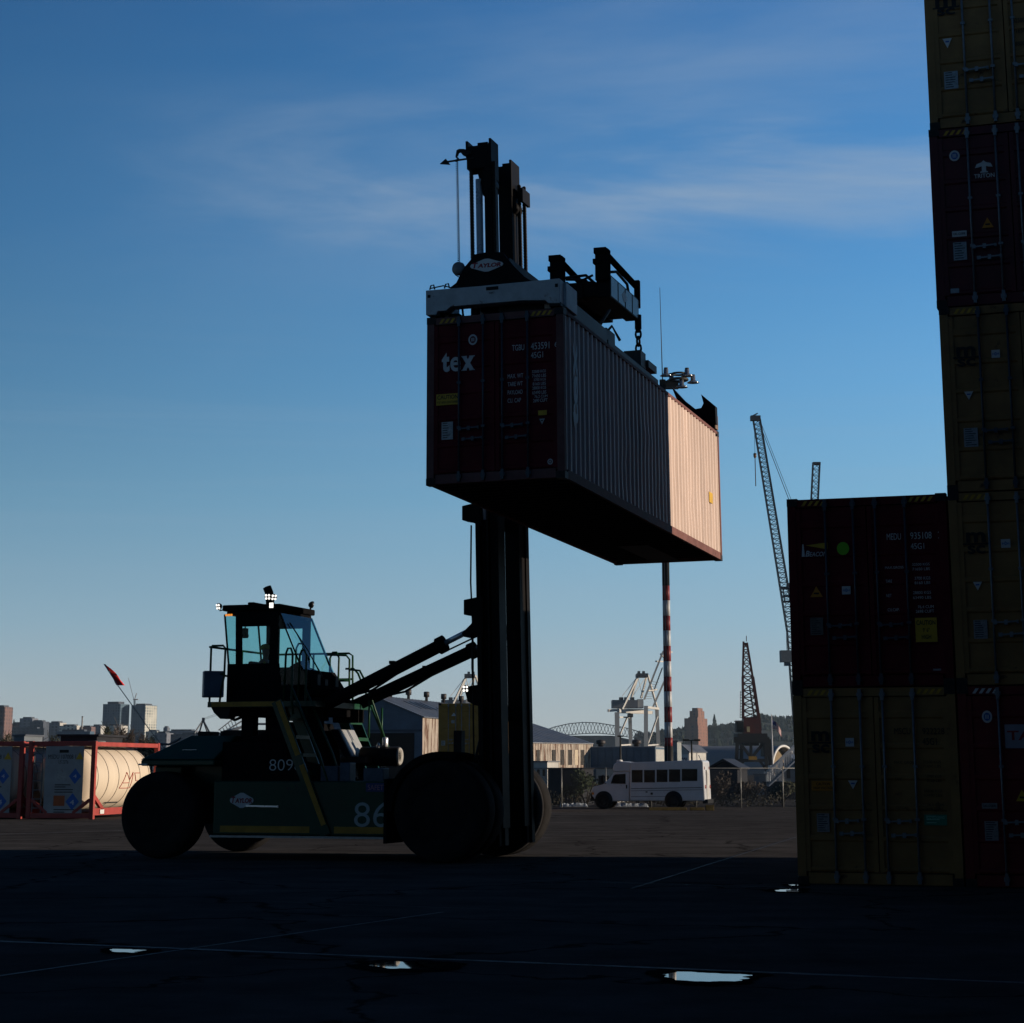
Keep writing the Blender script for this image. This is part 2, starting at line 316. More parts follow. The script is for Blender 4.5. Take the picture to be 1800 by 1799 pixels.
# ------------------------------------------------------------------ shipping containers
CW, CL, CH_ = 2.438, 12.192, 2.896
BAR = mat('galvanised_bar', (.20, .215, .23), .45, .4, var=.3, scale=8)
CAST = mat('corner_casting_steel', (.03, .028, .027), .6, .3, var=.4, scale=9, rust=.3)
WHITE = mat('white_lettering', (.62, .62, .60), .55, var=.12)
BLACK = mat('black_lettering', (.012, .012, .012), .5, var=.1)
YELS = mat('yellow_sticker', (.60, .36, .03), .5, var=.15, scale=6)
ORNG = mat('orange_sticker', (.60, .22, .02), .5, var=.15)
PLATE = mat('data_plate', (.28, .29, .30), .4, .5, var=.3, scale=20)
BLUES = mat('blue_sticker', (.03, .12, .40), .5, var=.1)
GRNS = mat('green_sticker', (.18, .55, .02), .5, var=.1)
DGRN = mat('dark_green_sticker', (.02, .22, .13), .5, var=.1)
STRP = mat('hazard_yellow', (.55, .32, .03), .55, var=.3, scale=8)
def corr(L, x_out, depth, z0, z1, sign, dents=0, y0=.12):
    """trapezoid corrugation along y; sign +1 faces +x"""
    m = MB(); pitch = .278; pr = [(0, 0), (.082, 0), (.128, -depth), (.228, -depth)]
    ys = []; y = y0
    while y < L - y0 - .02:
        for a, d in pr:
            if y + a < L - y0: ys.append((y + a, d))
        y += pitch
    ys.append((L - y0, 0)); nz = 14 if dents else 1; vs = []
    dl = [(rnd.uniform(.5, L - .5), rnd.uniform(z0 + .3, z1 - .3), rnd.uniform(.12, .5), rnd.uniform(.12, .4), rnd.choice((-1, -1, 1)) * rnd.uniform(.006, .022)) for _ in range(dents)]
    for k in range(nz + 1):
        z = z0 + (z1 - z0) * k / nz
        for yy, d in ys:
            o = sum(a * math.exp(-((yy - cy) / sy) ** 2 - ((z - cz) / sz) ** 2) for cy, cz, sy, sz, a in dl)
            sh = sum(a * .5 * math.exp(-((yy - cy) / sy) ** 2 - ((z - cz) / sz) ** 2) for cy, cz, sy, sz, a in dl[::2])
            vs.append((sign * (x_out + d + o), yy + sh, z))
    n = len(ys)
    m.add(vs, [(k * n + i, k * n + i + 1, (k + 1) * n + i + 1, (k + 1) * n + i) for k in range(nz) for i in range(n - 1)])
    return m
def container_meshes(L, dents):
    D = {}
    f = MB()
    for x0, x1 in ((0, .13), (CW - .13, CW)):
        f.box(x0, x1, .004, .11, .118, CH_ - .118); f.box(x0, x1, L - .11, L - .004, .118, CH_ - .118)
    for y0, y1 in ((.006, .10), (L - .10, L - .006)):
        f.box(.16, CW - .16, y0, y1, CH_ - .135, CH_ - .012); f.box(.16, CW - .16, y0, y1, .012, .17)
    for x0, x1 in ((.003, .063), (CW - .063, CW - .003)):
        f.box(x0, x1, .18, L - .18, CH_ - .075, CH_ - .014); f.box(x0, x1, .18, L - .18, .012, .165)
    D['frame'] = f.mesh('frame', BAR)
    c = MB()
    c.box(-.081, .081, -.089, .089, -.059, .059)
    c.cur = 1
    for s in (-1, 1): c.prism([(-.035, -.02), (-.02, -.035), (.02, -.035), (.035, -.02), (.035, .02), (.02, .035), (-.02, .035), (-.035, .02)], s * .0895, s * .092)
    D['cast'] = c.mesh('corner_casting', [CAST, BLACK])
    for s, nm in ((1, 'sr'), (-1, 'sl')):
        D[nm] = corr(L, CW / 2 - .012, .046, .16, CH_ - .07, s, dents).mesh('side_panel', BAR, fix=False)
        if s < 0:
            bm = bmesh.new(); bm.from_mesh(D[nm]); bmesh.ops.reverse_faces(bm, faces=bm.faces); bm.to_mesh(D[nm]); bm.free()
    r = MB(); r.box(.05, CW - .05, .09, L - .09, CH_ - .045, CH_ - .028)
    for k in range(int(L / .6)): r.box(.15, CW - .15, .3 + k * .6, .42 + k * .6, CH_ - .028, CH_ - .016)
    D['roof'] = r.mesh('roof_panel', BAR)
    u = MB(); u.box(.064, CW - .064, .11, L - .11, .13, .158)
    for k in range(int((L - .6) / .305)): u.box(.064, CW - .064, .35 + k * .305, .395 + k * .305, .03, .13)
    u.box(.9, CW - .9, L - 3.2, L - .3, .008, .03)
    D['floor'] = u.mesh('underframe', BAR)
    e = MB(); e.box(.13, CW - .13, L - .09, L - .05, .165, CH_ - .13)
    for k in range(7): e.box(.25 + k * .3, .35 + k * .3, L - .05, L - .02, .2, CH_ - .2)
    D['end'] = e.mesh('end_wall', BAR)
    dw = (CW - .26) / 2 - .008; d = MB()              # a leaf: plate, rim and recessed bands
    d.box(0, dw, .035, .06, .185, CH_ - .15)
    for x0, x1 in ((0, .07), (dw - .07, dw)): d.box(x0, x1, .012, .035, .185, CH_ - .15)
    zz = [.185, .27, .62, .72, 1.07, 1.17, 1.52, 1.62, 1.97, 2.07, 2.42, 2.55, CH_ - .15]
    for k in range(0, 12, 2):
        a, b = zz[k], zz[k + 1]; d.prism([(.035, a - .0), (.035, b), (.016, b - .025), (.016, a + .025)], .07, dw - .07, 'x')
    D['door'] = d.mesh('door', BAR)
    b = MB(); b.tube((0, 0, .07), (0, 0, CH_ - .055), .0185, 10)
    for z in (.115, CH_ - .115): b.box(-.042, .042, -.022, .03, z - .03, z + .03); b.box(-.026, .026, -.03, .02, z - .085, z + .085)
    for z in (.95, 1.72): b.box(-.034, .034, -.020, .028, z - .02, z + .02)
    D['bar'] = b.mesh('locking_bar', BAR)
    h = MB(); h.bar((0, -.03, 0), (.34, -.035, .015), .012, .024); h.box(.135, .185, -.042, .02, -.035, .04); h.box(-.03, .03, -.042, .0, -.028, .028); h.box(.31, .345, -.03, .02, -.015, .035)
    D['handle'] = h.mesh('handle', BAR)
    return D
CM_FULL = container_meshes(CL, 14)
SL = 9.4; CM_STACK = container_meshes(SL, 0); CM_SHORT = container_meshes(6.058, 0)
def stripes(mb, x0, x1, z0, z1, y, k=4):
    wd = (x1 - x0) / (k * 2 - .5)
    for i in range(k):
        a = x0 + i * 2 * wd; mb.quad((a, y, z0), (a + wd, y, z0), (a + wd * 2.1, y, z1), (a + wd * 1.1, y, z1))
def container(label, body, loc, D, L, rot=None, group=None, hz=STRP, detail=True, side=None, barcol=None, hinge=.0):
    t = thing('shipping_container', label, 'container', loc, -YAW, group, rot)
    inst('frame', D['frame'], t, body)
    if detail:
        for x in (.081 - .003, CW - .081 + .003):
            for y in (.089 - .003, L - .089 + .003):
                for z in (.059 - .004, CH_ - .059 + .004): inst('corner_casting', D['cast'], t, loc=(x, y, z))
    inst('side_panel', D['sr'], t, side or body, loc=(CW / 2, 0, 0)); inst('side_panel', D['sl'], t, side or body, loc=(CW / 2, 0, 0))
    inst('roof_panel', D['roof'], t, body); inst('underframe', D['floor'], t, UNDER); inst('end_wall', D['end'], t, body)
    doors = []
    for k, x in enumerate((.13, CW / 2 + .008)):
        d = inst('door', D['door'], t, body, loc=(x, 0, 0)); doors.append(d)
        if detail:
            for f in ((.59, 1.02), (1.36, 1.81))[k]: inst('locking_bar', D['bar'], d, barcol or BAR, loc=(f - x, -.022, 0))
            for f, z in (((.59, .92), (.66, .74)), ((1.36, .92), (1.43, .72)))[k]: inst('handle', D['handle'], d, barcol or BAR, loc=(f - x + .02, -.02, z))
    if detail:
        s = MB(); stripes(s, .22, .58, CH_ - .115, CH_ - .04, .0025); s.build('hazard_stripe', hz, t)
        s = MB(); stripes(s, CW - .58, CW - .22, CH_ - .115, CH_ - .04, .0025); s.build('hazard_stripe', hz, t)
    return t, doors
UNDER = mat('underframe_paint', (.016, .013, .012), .7, var=.4)
MAROON = mat('maroon_paint', (.125, .017, .022), .5, spec=.04, var=.35, scale=1.6, rust=.12, rustcol=(.05, .018, .012))
MAROON_DULL = mat('dull_maroon_paint', (.105, .018, .022), .5, var=.35, scale=1.6, rust=.15, rustcol=(.04, .018, .012))
REDOX = mat('red_oxide_paint', (.17, .018, .018), .48, var=.35, scale=1.6, rust=.12, rustcol=(.05, .018, .012))
MUST = mat('mustard_paint', (.30, .158, .052), .5, var=.3, scale=1.4, rust=.14, rustcol=(.07, .03, .012))
MUST_B = mat('weathered_mustard_paint', (.28, .15, .052), .55, var=.35, scale=1.8, rust=.22, rustcol=(.07, .03, .012))
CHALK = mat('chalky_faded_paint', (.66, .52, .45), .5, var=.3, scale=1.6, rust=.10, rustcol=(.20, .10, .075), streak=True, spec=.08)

class Door:
    """decals put on the door plane from their boxes in the photograph"""
    def __init__(s, t, doors, ox=0, oy=0, sc=1.0):
        s.t, s.d, s.o = t, doors, (ox, oy, sc); s.n = 0
        bpy.context.view_layer.update(); s.M = t.matrix_world.copy(); s.I = s.M.inverted(); s.N = -(s.M.to_3x3() @ V((0, 1, 0)))
    def xz(s, x, y):
        ox, oy, sc = s.o; P = s.I @ on_plane(ox + x / sc, oy + y / sc, s.M @ V((0, .012, 0)), s.N); return P.x, P.z
    def bx(s, x0, y0, x1, y1):
        a = s.xz(x0, y0); b = s.xz(x1, y1); c = s.xz(x0, y1); d = s.xz(x1, y0)
        return (a[0] + c[0]) / 2, (b[0] + d[0]) / 2, (c[1] + b[1]) / 2, (a[1] + d[1]) / 2
    def put(s, name, mb, m, xm, label=None):
        d = s.d[1 if xm > CW / 2 else 0]; s.n += 1
        o = mb.build(name, m, d, loc=(-d.location.x, 0, 0), fix=False)
        if label: o['label'] = label
        return o
    def text(s, txts, m=None, name='lettering', bold=0., shear=0.):
        for tx, *b in txts:
            mb = MB(); x0, x1, z0, z1 = s.bx(*b); put_text(mb, tx, x0, x1, z0, z1, .0085, bold, shear); s.put(name, mb, m or WHITE, (x0 + x1) / 2)
    def rect(s, b, m, name='sticker', marks=None, mm=None, lines=0):
        x0, x1, z0, z1 = s.bx(*b); mb = MB(); mb.box(x0, x1, .009, .016, z0, z1)
        if marks or lines:
            mb.cur = 1
            for tx, fx0, fx1, fz0, fz1 in marks or []: put_text(mb, tx, x0 + (x1 - x0) * fx0, x0 + (x1 - x0) * fx1, z0 + (z1 - z0) * fz0, z0 + (z1 - z0) * fz1, .0075, .02)
            for k in range(lines):
                zz = z0 + (z1 - z0) * (k + .7) / (lines + .4); r = rnd.uniform(.5, .9)
                mb.quad((x0 + (x1 - x0) * .1, .0075, zz), (x0 + (x1 - x0) * r, .0075, zz), (x0 + (x1 - x0) * r, .0075, zz + (z1 - z0) * .3 / lines), (x0 + (x1 - x0) * .1, .0075, zz + (z1 - z0) * .3 / lines))
        return s.put(name, mb, [m, mm or BLACK], (x0 + x1) / 2)
    def tri(s, b, m, down=False, mm=None):
        x0, x1, z0, z1 = s.bx(*b); xm = (x0 + x1) / 2; mb = MB()
        p = [(x0, z1), (x1, z1), (xm, z0)] if down else [(x0, z0), (x1, z0), (xm, z1)]
        mb.prism(p, .009, .016)
        zc = z0 + (z1 - z0) * (.66 if down else .33); mb.cur = 1; ww = (x1 - x0) * .2; hh = (z1 - z0) * .08
        mb.quad((xm - ww, .0075, zc - hh), (xm + ww, .0075, zc - hh), (xm + ww, .0075, zc + hh), (xm - ww, .0075, zc + hh))
        return s.put('warning_sticker', mb, [m, mm or BLACK], xm)
    def disc(s, b, m, ring=None, name='sticker'):
        x0, x1, z0, z1 = s.bx(*b); xm, zm = (x0 + x1) / 2, (z0 + z1) / 2; mb = MB()
        def el(f, y): return [(xm + (x1 - x0) / 2 * f * cos(2 * pi * k / 28), y, zm + (z1 - z0) / 2 * f * sin(2 * pi * k / 28)) for k in range(28)]
        mb.quad(*el(1, .0105))
        if ring:
            mb.cur = 1; mb.quad(*el(.66, .009)); mb.cur = 0; a = (x1 - x0) * .13
            for dx in (-a, 0, a): mb.quad((xm + dx - a * .3, .0075, zm - a * 1.5), (xm + dx + a * .3, .0075, zm - a * 1.5), (xm + dx + a * .3, .0075, zm + a * 1.5), (xm + dx - a * .3, .0075, zm + a * 1.5))
        return s.put(name, mb, [m, ring or BLACK], xm)
    def logo2(s, b1, b2, m=None):
        x0, x1, z0, z1 = s.bx(*b1); mb = MB(); put_text(mb, 'm', x0, x1, z0, z1, .0085, .028)
        X0, X1, Z0, Z1 = s.bx(*b2); put_text(mb, 'sc', X0, X1, Z0, Z1, .0085, .025)
        zz = (z0 + Z1) / 2; mb.quad((x0 - .05, .0085, zz - .012), (x1 + .05, .0085, zz - .012), (x1 + .05, .0085, zz + .012), (x0 - .05, .0085, zz + .012))
        return s.put('lettering', mb, m or BLACK, (x0 + x1) / 2)
    def whsq(s, b):
        return s.rect(b, WHITE, marks=[('H', .12, .36, .35, .65), ('0', .40, .60, .28, .72), ('H', .64, .88, .35, .65)], mm=BLUES)
# --- the lifted container
C0 = V((-1.4444, 33.03, 6.3446))
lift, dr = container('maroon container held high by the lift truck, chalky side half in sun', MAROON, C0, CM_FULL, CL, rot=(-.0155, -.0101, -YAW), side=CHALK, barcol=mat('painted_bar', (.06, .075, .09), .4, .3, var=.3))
D = Door(lift, dr, 730, 530, 5.14)
mb = MB(); x0, x1, z0, z1 = D.bx(240, 455, 535, 632)
ww = x1 - x0; hh = z1 - z0
put_text(mb, 't', x0, x0 + ww * .24, z0, z1, .0085, .05); put_text(mb, 'e', x0 + ww * .26, x0 + ww * .58, z0, z0 + hh * .74, .0085, .02); put_text(mb, 'x', x0 + ww * .61, x1, z0, z0 + hh * .74, .0085, .05)
for fx in (.60, .84): 
    for fz in (0, .70): mb.quad((x0 + ww * fx, .0085, z0 + hh * fz), (x0 + ww * (fx + .17), .0085, z0 + hh * fz), (x0 + ww * (fx + .17), .0085, z0 + hh * (fz + .05)), (x0 + ww * fx, .0085, z0 + hh * (fz + .05)))
D.put('lettering', mb, WHITE, x0)
D.disc((480, 298, 560, 395), WHITE, MAROON, 'emblem'); D.disc((1195, 1422, 1243, 1475), WHITE, MAROON, 'emblem')
D.text([('TGBU', 875, 392, 985, 445), ('453591', 1045, 370, 1212, 432), ('6', 1260, 362, 1286, 412), ('45G1', 1045, 457, 1155, 512)])
D.text([('MAX. WT', 835, 655, 975, 694), ('TARE WT', 835, 727, 970, 766), ('PAYLOAD', 835, 802, 970, 840), ('CU. CAP', 835, 876, 955, 915),
        ('32500 KGS', 1055, 620, 1180, 645), ('71650 LBS', 1057, 657, 1182, 686), ('3700 KGS', 1070, 695, 1180, 718), ('8160 LBS', 1062, 730, 1180, 758), ('28800 KGS', 1058, 768, 1182, 795), ('63490 LBS', 1058, 808, 1184, 838), ('76.2 CUM', 1078, 846, 1195, 870), ('2690 CUFT', 1066, 880, 1195, 910)])
D.rect((190, 836, 397, 936), YELS, 'caution_sticker', [('CAUTION', .05, .95, .52, .9), ("9' 6\" HIGH CONTAINER", .05, .95, .14, .36)])
D.rect((238, 1090, 340, 1250), PLATE, 'data_plate', lines=7); D.rect((1110, 985, 1188, 1028), YELS); D.tri((1120, 1060, 1170, 1112), PLATE, True)
# white letters running up the lifted container's long side
mb = MB(); vs_, fs_ = glyphs('tex', .03)
mb.add([(CW + .001, .50 + .32 * (1 - b), .95 + 1.5 * a) for a, b in vs_], fs_); mb.build('lettering', mat('worn_white_lettering', (.5, .5, .5), .5, var=.3), lift, fix=False)
[o for o in lift.children if o.name.startswith('frame')][0].material_slots[0].material = mat('weathered_maroon', (.19, .095, .085), .6, var=.35, scale=1.6, rust=.12, rustcol=(.06, .03, .025), spec=.03)
mb = MB(); mb.box(CW, CW + .004, 11.0, 11.35, 1.15, 1.38); mb.build('caution_sticker', YELS, lift)

# --- the stacks on the right
S0 = V((4.2895, 30.715, 0)); PITCHX = CW + .03
def spot(col, lev, dx=0, dy=0): return S0 + EV * (PITCHX * col + dx) + NV * dy + V((0, 0, CH_ * lev + .004))
def stackc(label, body, col, lev, dx=0, dy=0, **k):
    return container(label, body, spot(col, lev, dx, dy), CM_STACK, SL, group='containers stacked on the right', **k)
t, dr = stackc('mustard container on the ground carrying the maroon container with green dot sticker', MUST, 0, 0)
D = Door(t, dr, 1370, 840, 2.465)
D.logo2((138, 1098, 215, 1142), (143, 1155, 216, 1193)); D.whsq((286, 1128, 323, 1165)); D.rect((140, 1315, 240, 1356), ORNG, 'caution_sticker', [('CAUTION', .2, .8, .55, .85), ('HIGH VOLTAGE', .08, .92, .15, .42)])
D.text([('MSCU', 498, 1085, 568, 1112), ('922228', 620, 1085, 715, 1112), ('2', 726, 1085, 742, 1112), ('45G1', 620, 1128, 682, 1158)], BLACK)
D.text([('MAX. GROSS', 498, 1228, 590, 1240), ('32500 KGS', 622, 1226, 700, 1238), ('71650 LBS', 622, 1244, 700, 1256), ('TARE', 500, 1300, 530, 1312), ('3700 KGS', 640, 1288, 702, 1300), ('8160 LBS', 640, 1306, 702, 1318), ('NET', 504, 1365, 532, 1376), ('28800 KGS', 626, 1352, 706, 1364), ('63490 LBS', 626, 1370, 706, 1382), ('CU. CAP.', 506, 1425, 560, 1436), ('76.4 CUM', 640, 1412, 712, 1424), ('2698 CUFT', 632, 1430, 712, 1442)], mat('faded_black_lettering', (.05, .04, .02), .6, var=.3))
D.tri((298, 1312, 339, 1350), WHITE, True, BLUES); D.rect((163, 1455, 217, 1535), PLATE, 'data_plate', lines=8)
D.rect((628, 1460, 726, 1507), DGRN, marks=[('ECO FLOORING', .1, .9, .62, .86)], lines=3, mm=mat('pale_green_lettering', (.25, .55, .40), .5))
t, dr = stackc('maroon container with lime green dot sticker on top of the mustard one', MAROON, 0, 1, barcol=mat('painted_bar', (.06, .075, .09), .4))
D = Door(t, dr, 1380, 860, 4.997)
mb = MB(); x0, x1, z0, z1 = D.bx(145, 485, 172, 595); xm = (x0 + x1) / 2; hw = (x1 - x0) / 2
mb.prism([(xm - hw, z0), (xm + hw, z0), (xm + hw * .55, z0 + (z1 - z0) * .75), (xm + hw * .3, z1), (xm - hw * .3, z1), (xm - hw * .55, z0 + (z1 - z0) * .75)], .009, .014)
a0, a1, b0, b1 = D.bx(178, 540, 372, 592); put_text(mb, 'B', a0, a0 + (a1 - a0) * .2, b0, b1, .0085, .03, .25); put_text(mb, 'EACON', a0 + (a1 - a0) * .19, a1, b0, b0 + (b1 - b0) * .76, .0085, .01, .25)
mb.cur = 1; p1_ = D.xz(180, 496); p2_ = D.xz(376, 468); p3_ = D.xz(376, 530); mb.prism([p1_, p2_, p3_], .009, .014); D.put('lettering', mb, [WHITE, YELS], x0)
D.disc((455, 465, 563, 580), GRNS)
D.text([('MEDU', 893, 390, 1018, 447), ('935108', 1100, 378, 1287, 438), ('2', 1343, 371, 1374, 432), ('45G1', 1103, 475, 1222, 528)])
D.text([('MAX.GROSS', 878, 678, 1040, 700), ('32500 KGS', 1116, 650, 1270, 672), ('71650 LBS', 1118, 690, 1272, 714), ('TARE', 884, 796, 940, 822), ('3700 KGS', 1138, 769, 1276, 796), ('8160 LBS', 1138, 811, 1276, 836), ('NET', 890, 922, 936, 950), ('28800 KGS', 1124, 896, 1282, 922), ('63490 LBS', 1124, 940, 1284, 965), ('CU.CAP.', 902, 1046, 1004, 1074), ('76.4 CUM', 1166, 1021, 1306, 1047), ('2698 CUFT', 1148, 1060, 1310, 1087)])
D.tri((220, 853, 331, 949), ORNG); D.whsq((500, 853, 575, 925)); D.rect((222, 1130, 335, 1283), mat('dull_data_plate', (.13, .12, .11), .5, .3, var=.3, scale=20), 'data_plate', lines=8)
D.rect((1145, 1130, 1335, 1343), YELS, 'caution_sticker', [('CAUTION', .06, .94, .70, .90), ("9' 6\"", .34, .66, .40, .58), ('HIGH', .28, .72, .12, .30)]); D.rect((1300, 1578, 1370, 1595), PLATE)
# the tall stack
t, dr = stackc('dark red container at the foot of the tall stack, white hazard stripes', REDOX, 1, 0, hz=WHITE)
D = Door(t, dr, 1690, 1200, 4.86)
D.disc((175, 240, 263, 346), WHITE, BLUES, 'emblem'); D.rect((372, 358, 700, 562), mat('dim_sign', (.30, .29, .34), .6, var=.2), 'sign', [('TAL', .06, .95, .34, .74)], mat('red_lettering', (.30, .03, .03), .5), 0)
D.tri((465, 915, 572, 1015), YELS); D.rect((175, 1030, 307, 1078), PLATE, marks=[('UIC-CODE', .1, .9, .3, .7)]); D.rect((200, 1185, 316, 1352), PLATE, 'data_plate', lines=8)
t, dr = stackc('mustard container in the tall stack, beside the maroon container with green dot', MUST, 1, 1)
D = Door(t, dr, 1630, 520, 2.57)
D.logo2((175, 1068, 262, 1116), (182, 1127, 262, 1166)); D.whsq((333, 1100, 375, 1139)); D.tri((207, 1293, 248, 1332), WHITE, True, BLUES); D.rect((210, 1465, 272, 1550), PLATE, 'data_plate', lines=8)
t, dr = stackc('mustard container midway up the tall stack, right under the dark maroon container', MUST_B, 1, 2, barcol=mat('painted_bar', (.06, .075, .09), .4))
D = Door(t, dr, 1630, 520, 2.57)
D.logo2((130, 230, 216, 275), (136, 284, 218, 320)); D.whsq((290, 245, 328, 281)); D.tri((167, 433, 208, 471), WHITE, True, BLUES); D.rect((166, 598, 229, 683), PLATE, 'data_plate', lines=8)
t, dr = stackc('dark maroon container with white T emblem, second from the top of the tall stack', MAROON_DULL, 1, 3, dx=-.025)
D = Door(t, dr, 1600, 0, 3.21)
D.disc((220, 850, 279, 911), WHITE, BLUES, 'emblem')
mb = MB(); x0, x1, z0, z1 = D.bx(365, 905, 465, 975); wx = x1 - x0; wz = z1 - z0
mb.prism([(x0 + wx * a, z0 + wz * b) for a, b in [(.28, 0), (.72, 0), (.72, .08), (.62, .14), (.62, .52), (.78, .45), (1, .42), (.9, .72), (.62, .84), (.5, 1), (.38, .84), (.1, .72), (0, .42), (.22, .45), (.38, .52), (.38, .14), (.28, .08)]], .009, .014); D.put('lettering', mb, WHITE, x0)
D.text([('TRITON', 360, 980, 476, 1004)], bold=.02); D.tri((403, 1228, 470, 1286), ORNG); D.rect((236, 1304, 319, 1336), WHITE, marks=[('UIC-CODE', .1, .9, .3, .7)]); D.rect((244, 1368, 319, 1469), PLATE, 'data_plate', lines=7); D.rect((228, 1629, 276, 1655), PLATE)
t, dr = stackc('topmost mustard container of the tall stack, cut by the frame', MUST_B, 1, 4)
D = Door(t, dr, 1600, 0, 3.21)
D.logo2((140, -20, 258, 40), (152, 48, 252, 86)); D.tri((183, 218, 236, 273), WHITE, True, BLUES); D.rect((192, 404, 270, 503), PLATE, 'data_plate', lines=7)
D.text([('32500 KGS', 580, 100, 700, 124), ('71650 LBS', 580, 160, 700, 184), ('28800 KGS', 580, 232, 700, 256)], BLACK)
# unseen columns and a row out of frame, added to shade the yard
OFF = []
for col in range(2, 7):
    for lev in range(6):
        OFF.append(stackc('container in the block behind the tall stack, out of frame', rnd.choice([MUST, MAROON_DULL, REDOX]), col, lev, detail=False)[0])
for k in range(3):
    for lev in range(5):
        t, _ = container('container in the row beside the camera, out of frame', rnd.choice([MUST, MAROON_DULL, REDOX]), V((10.5, 31, 0)) - NV * (9.43 * (k + 1)) + EV * 2.0 + V((0, 0, CH_ * lev + .004)), CM_STACK, SL, group='containers stacked on the right', detail=False)
# ------------------------------------------------------------------ the container lift truck
# local axes: x forward, y away from the camera, z up; origin on the ground below the load's centre
TQ = V((1.59, 38.46, 0))
GREEN = mat('green_paint', (.006, .050, .026), .42, var=.3, scale=1.5, rust=.1, rustcol=(.02, .018, .012), coat=.1)
GREEN_L = mat('handrail_green', (.009, .055, .021), .4, var=.2)
BLK = mat('black_steel', (.010, .010, .011), .55, var=.35, scale=2.5, spec=0, rust=.08, rustcol=(.03, .018, .012))
BLK_M = mat('mast_black', (.011, .010, .010), .5, var=.35, scale=2, spec=.05, rust=.04, rustcol=(.018, .014, .011))
BLK_D = mat('dark_machinery', (.010, .010, .010), .6, var=.4, scale=5)
RUB = mat('tyre_rubber', (.020, .019, .019), .85, spec=.05, var=.4, scale=3, bump=.3)
YEL = mat('yellow_paint', (.42, .22, .025), .5, var=.3, scale=4, rust=.12)
CHROME = mat('chrome_rod', (.78, .80, .83), .28, .55, var=.08, spec=.6)
GREY = mat('grey_cabinet', (.32, .33, .33), .45, var=.18, scale=4)
SPW = mat('spreader_white', (.52, .53, .52), .5, var=.28, scale=2.2, rust=.17, rustcol=(.16, .07, .035))
GLS = glass('tinted_glass', (.60, .86, .86), 0)
LED = mat('lamp_led', (1, .97, .9), .3, emit=1.5); LEDA = mat('amber_led', (1, .32, .04), .3, emit=.9); DARKL = mat('dark_lens', (.02, .02, .025), .1, spec=.8)
REDL = mat('red_logo_lettering', (.30, .02, .03), .5)
truck = thing('lift_truck', 'green container lift truck with tall black mast, lamps lit, raising a container', 'lift truck', TQ, -YAW)
def tl(x, y, b):
    P = on_plane(x, y, TQ + NV * b, NV) - TQ; return V((P.dot(EV), b, P.z))
mt = bpy.data.objects.new
# chassis and bodywork
m = MB(); m.box(-8.2, -1.9, -1.1, 1.1, .72, 1.45); m.box(-7.06, -3.46, 1.12, 1.9, .46, 1.46); m.box(-2.9, -1.9, -1.0, 1.0, .5, 1.3); m.box(-8.25, -8.15, -1.4, 1.4, .6, 1.1)
m.build('chassis', BLK, truck, bevel=.02)
m = MB(); m.prism([(-7.06, .46), (-3.46, .46), (-3.46, 1.46), (-7.06, 1.46)], -1.9, -1.12); st = m.build('side_tank', GREEN, truck, bevel=.03)
m = MB(); m.box(-6.9, -5.05, -1.906, -1.9, .51, .63); m.box(-4.55, -3.5, -1.906, -1.9, .51, .63); m.build('yellow_stripe', YEL, st)
m = MB(); m.box(-7.08, -3.46, -1.98, -1.6, .415, .455); m.build('step', mat('step_tread', (.25, .27, .29), .4, .7, var=.3, scale=12), truck)
m = MB(); m.bar((-6.35, -1.925, 1.0), (-5.7, -1.925, .99), .02, .03); m.box(-6.36, -6.33, -1.925, -1.9, .98, 1.02); m.box(-5.72, -5.69, -1.925, -1.9, .97, 1.01); m.build('grab_bar', CHROME, st)
m = MB()
def frust(b, zb, t, zt):
    vs = [(b[0], b[2], zb), (b[1], b[2], zb), (b[1], b[3], zb), (b[0], b[3], zb), (t[0], t[2], zt), (t[1], t[2], zt), (t[1], t[3], zt), (t[0], t[3], zt)]
    m.add(vs, [(0, 1, 2, 3), (4, 5, 6, 7), (0, 1, 5, 4), (1, 2, 6, 5), (2, 3, 7, 6), (3, 0, 4, 7)])
frust((-8.68, -7.08, -1.9, 1.9), 1.86, (-7.95, -6.95, -1.2, 1.2), 2.32); m.box(-8.66, -7.08, -1.88, 1.88, 1.74, 1.86); m.box(-8.6, -8.0, -1.4, 1.4, .85, 1.74); m.box(-8.0, -7.1, -1.1, 1.1, 1.2, 1.76)
cw = m.build('counterweight', GREEN, truck, bevel=.03)
m = MB(); m.box(-8.69, -8.5, -1.91, -1.89, 1.755, 1.785); m.build('reflector', WHITE, cw); m = MB(); m.box(-7.9, -7.6, -1.62, -1.55, 2.02, 2.05); m.build('latch', CHROME, cw)
m = MB(); m.prism([(-7.08, 1.4), (-7.08, 2.2), (-6.95, 2.26), (-6.5, 2.34), (-6.05, 2.58), (-5.8, 2.58), (-5.66, 2.2), (-5.6, 1.5), (-4.85, 1.5), (-4.85, 1.4)], -1.1, .9); m.prism([(-7.05, 1.4), (-5.0, 1.4), (-5.0, 1.75), (-5.62, 1.85), (-5.7, 2.16), (-7.05, 2.2)], -1.62, -1.1)
hood = m.build('engine_hood', BLK, truck, bevel=.03)
m = MB()
for a, b, dx, dz in ((-7.95, -.9, .28, .11), (-7.55, -.6, .35, .14), (-7.1, -.9, .3, .12), (-7.3, .3, .4, .16), (-8.0, .2, .3, .14)): m = MB(); m.box(a, a + dx, b, b + .4, 2.25, 2.30 + dz); m.build('filler_box', BLK_D, truck, bevel=.015)
m = MB(); m.path([tl(283, 1308, -.9), tl(297, 1309, -.9), tl(310, 1303, -.9), tl(318, 1298, -.9)], .022); m.build('hood_hose', mat('hose_grey', (.12, .12, .13), .6), truck)
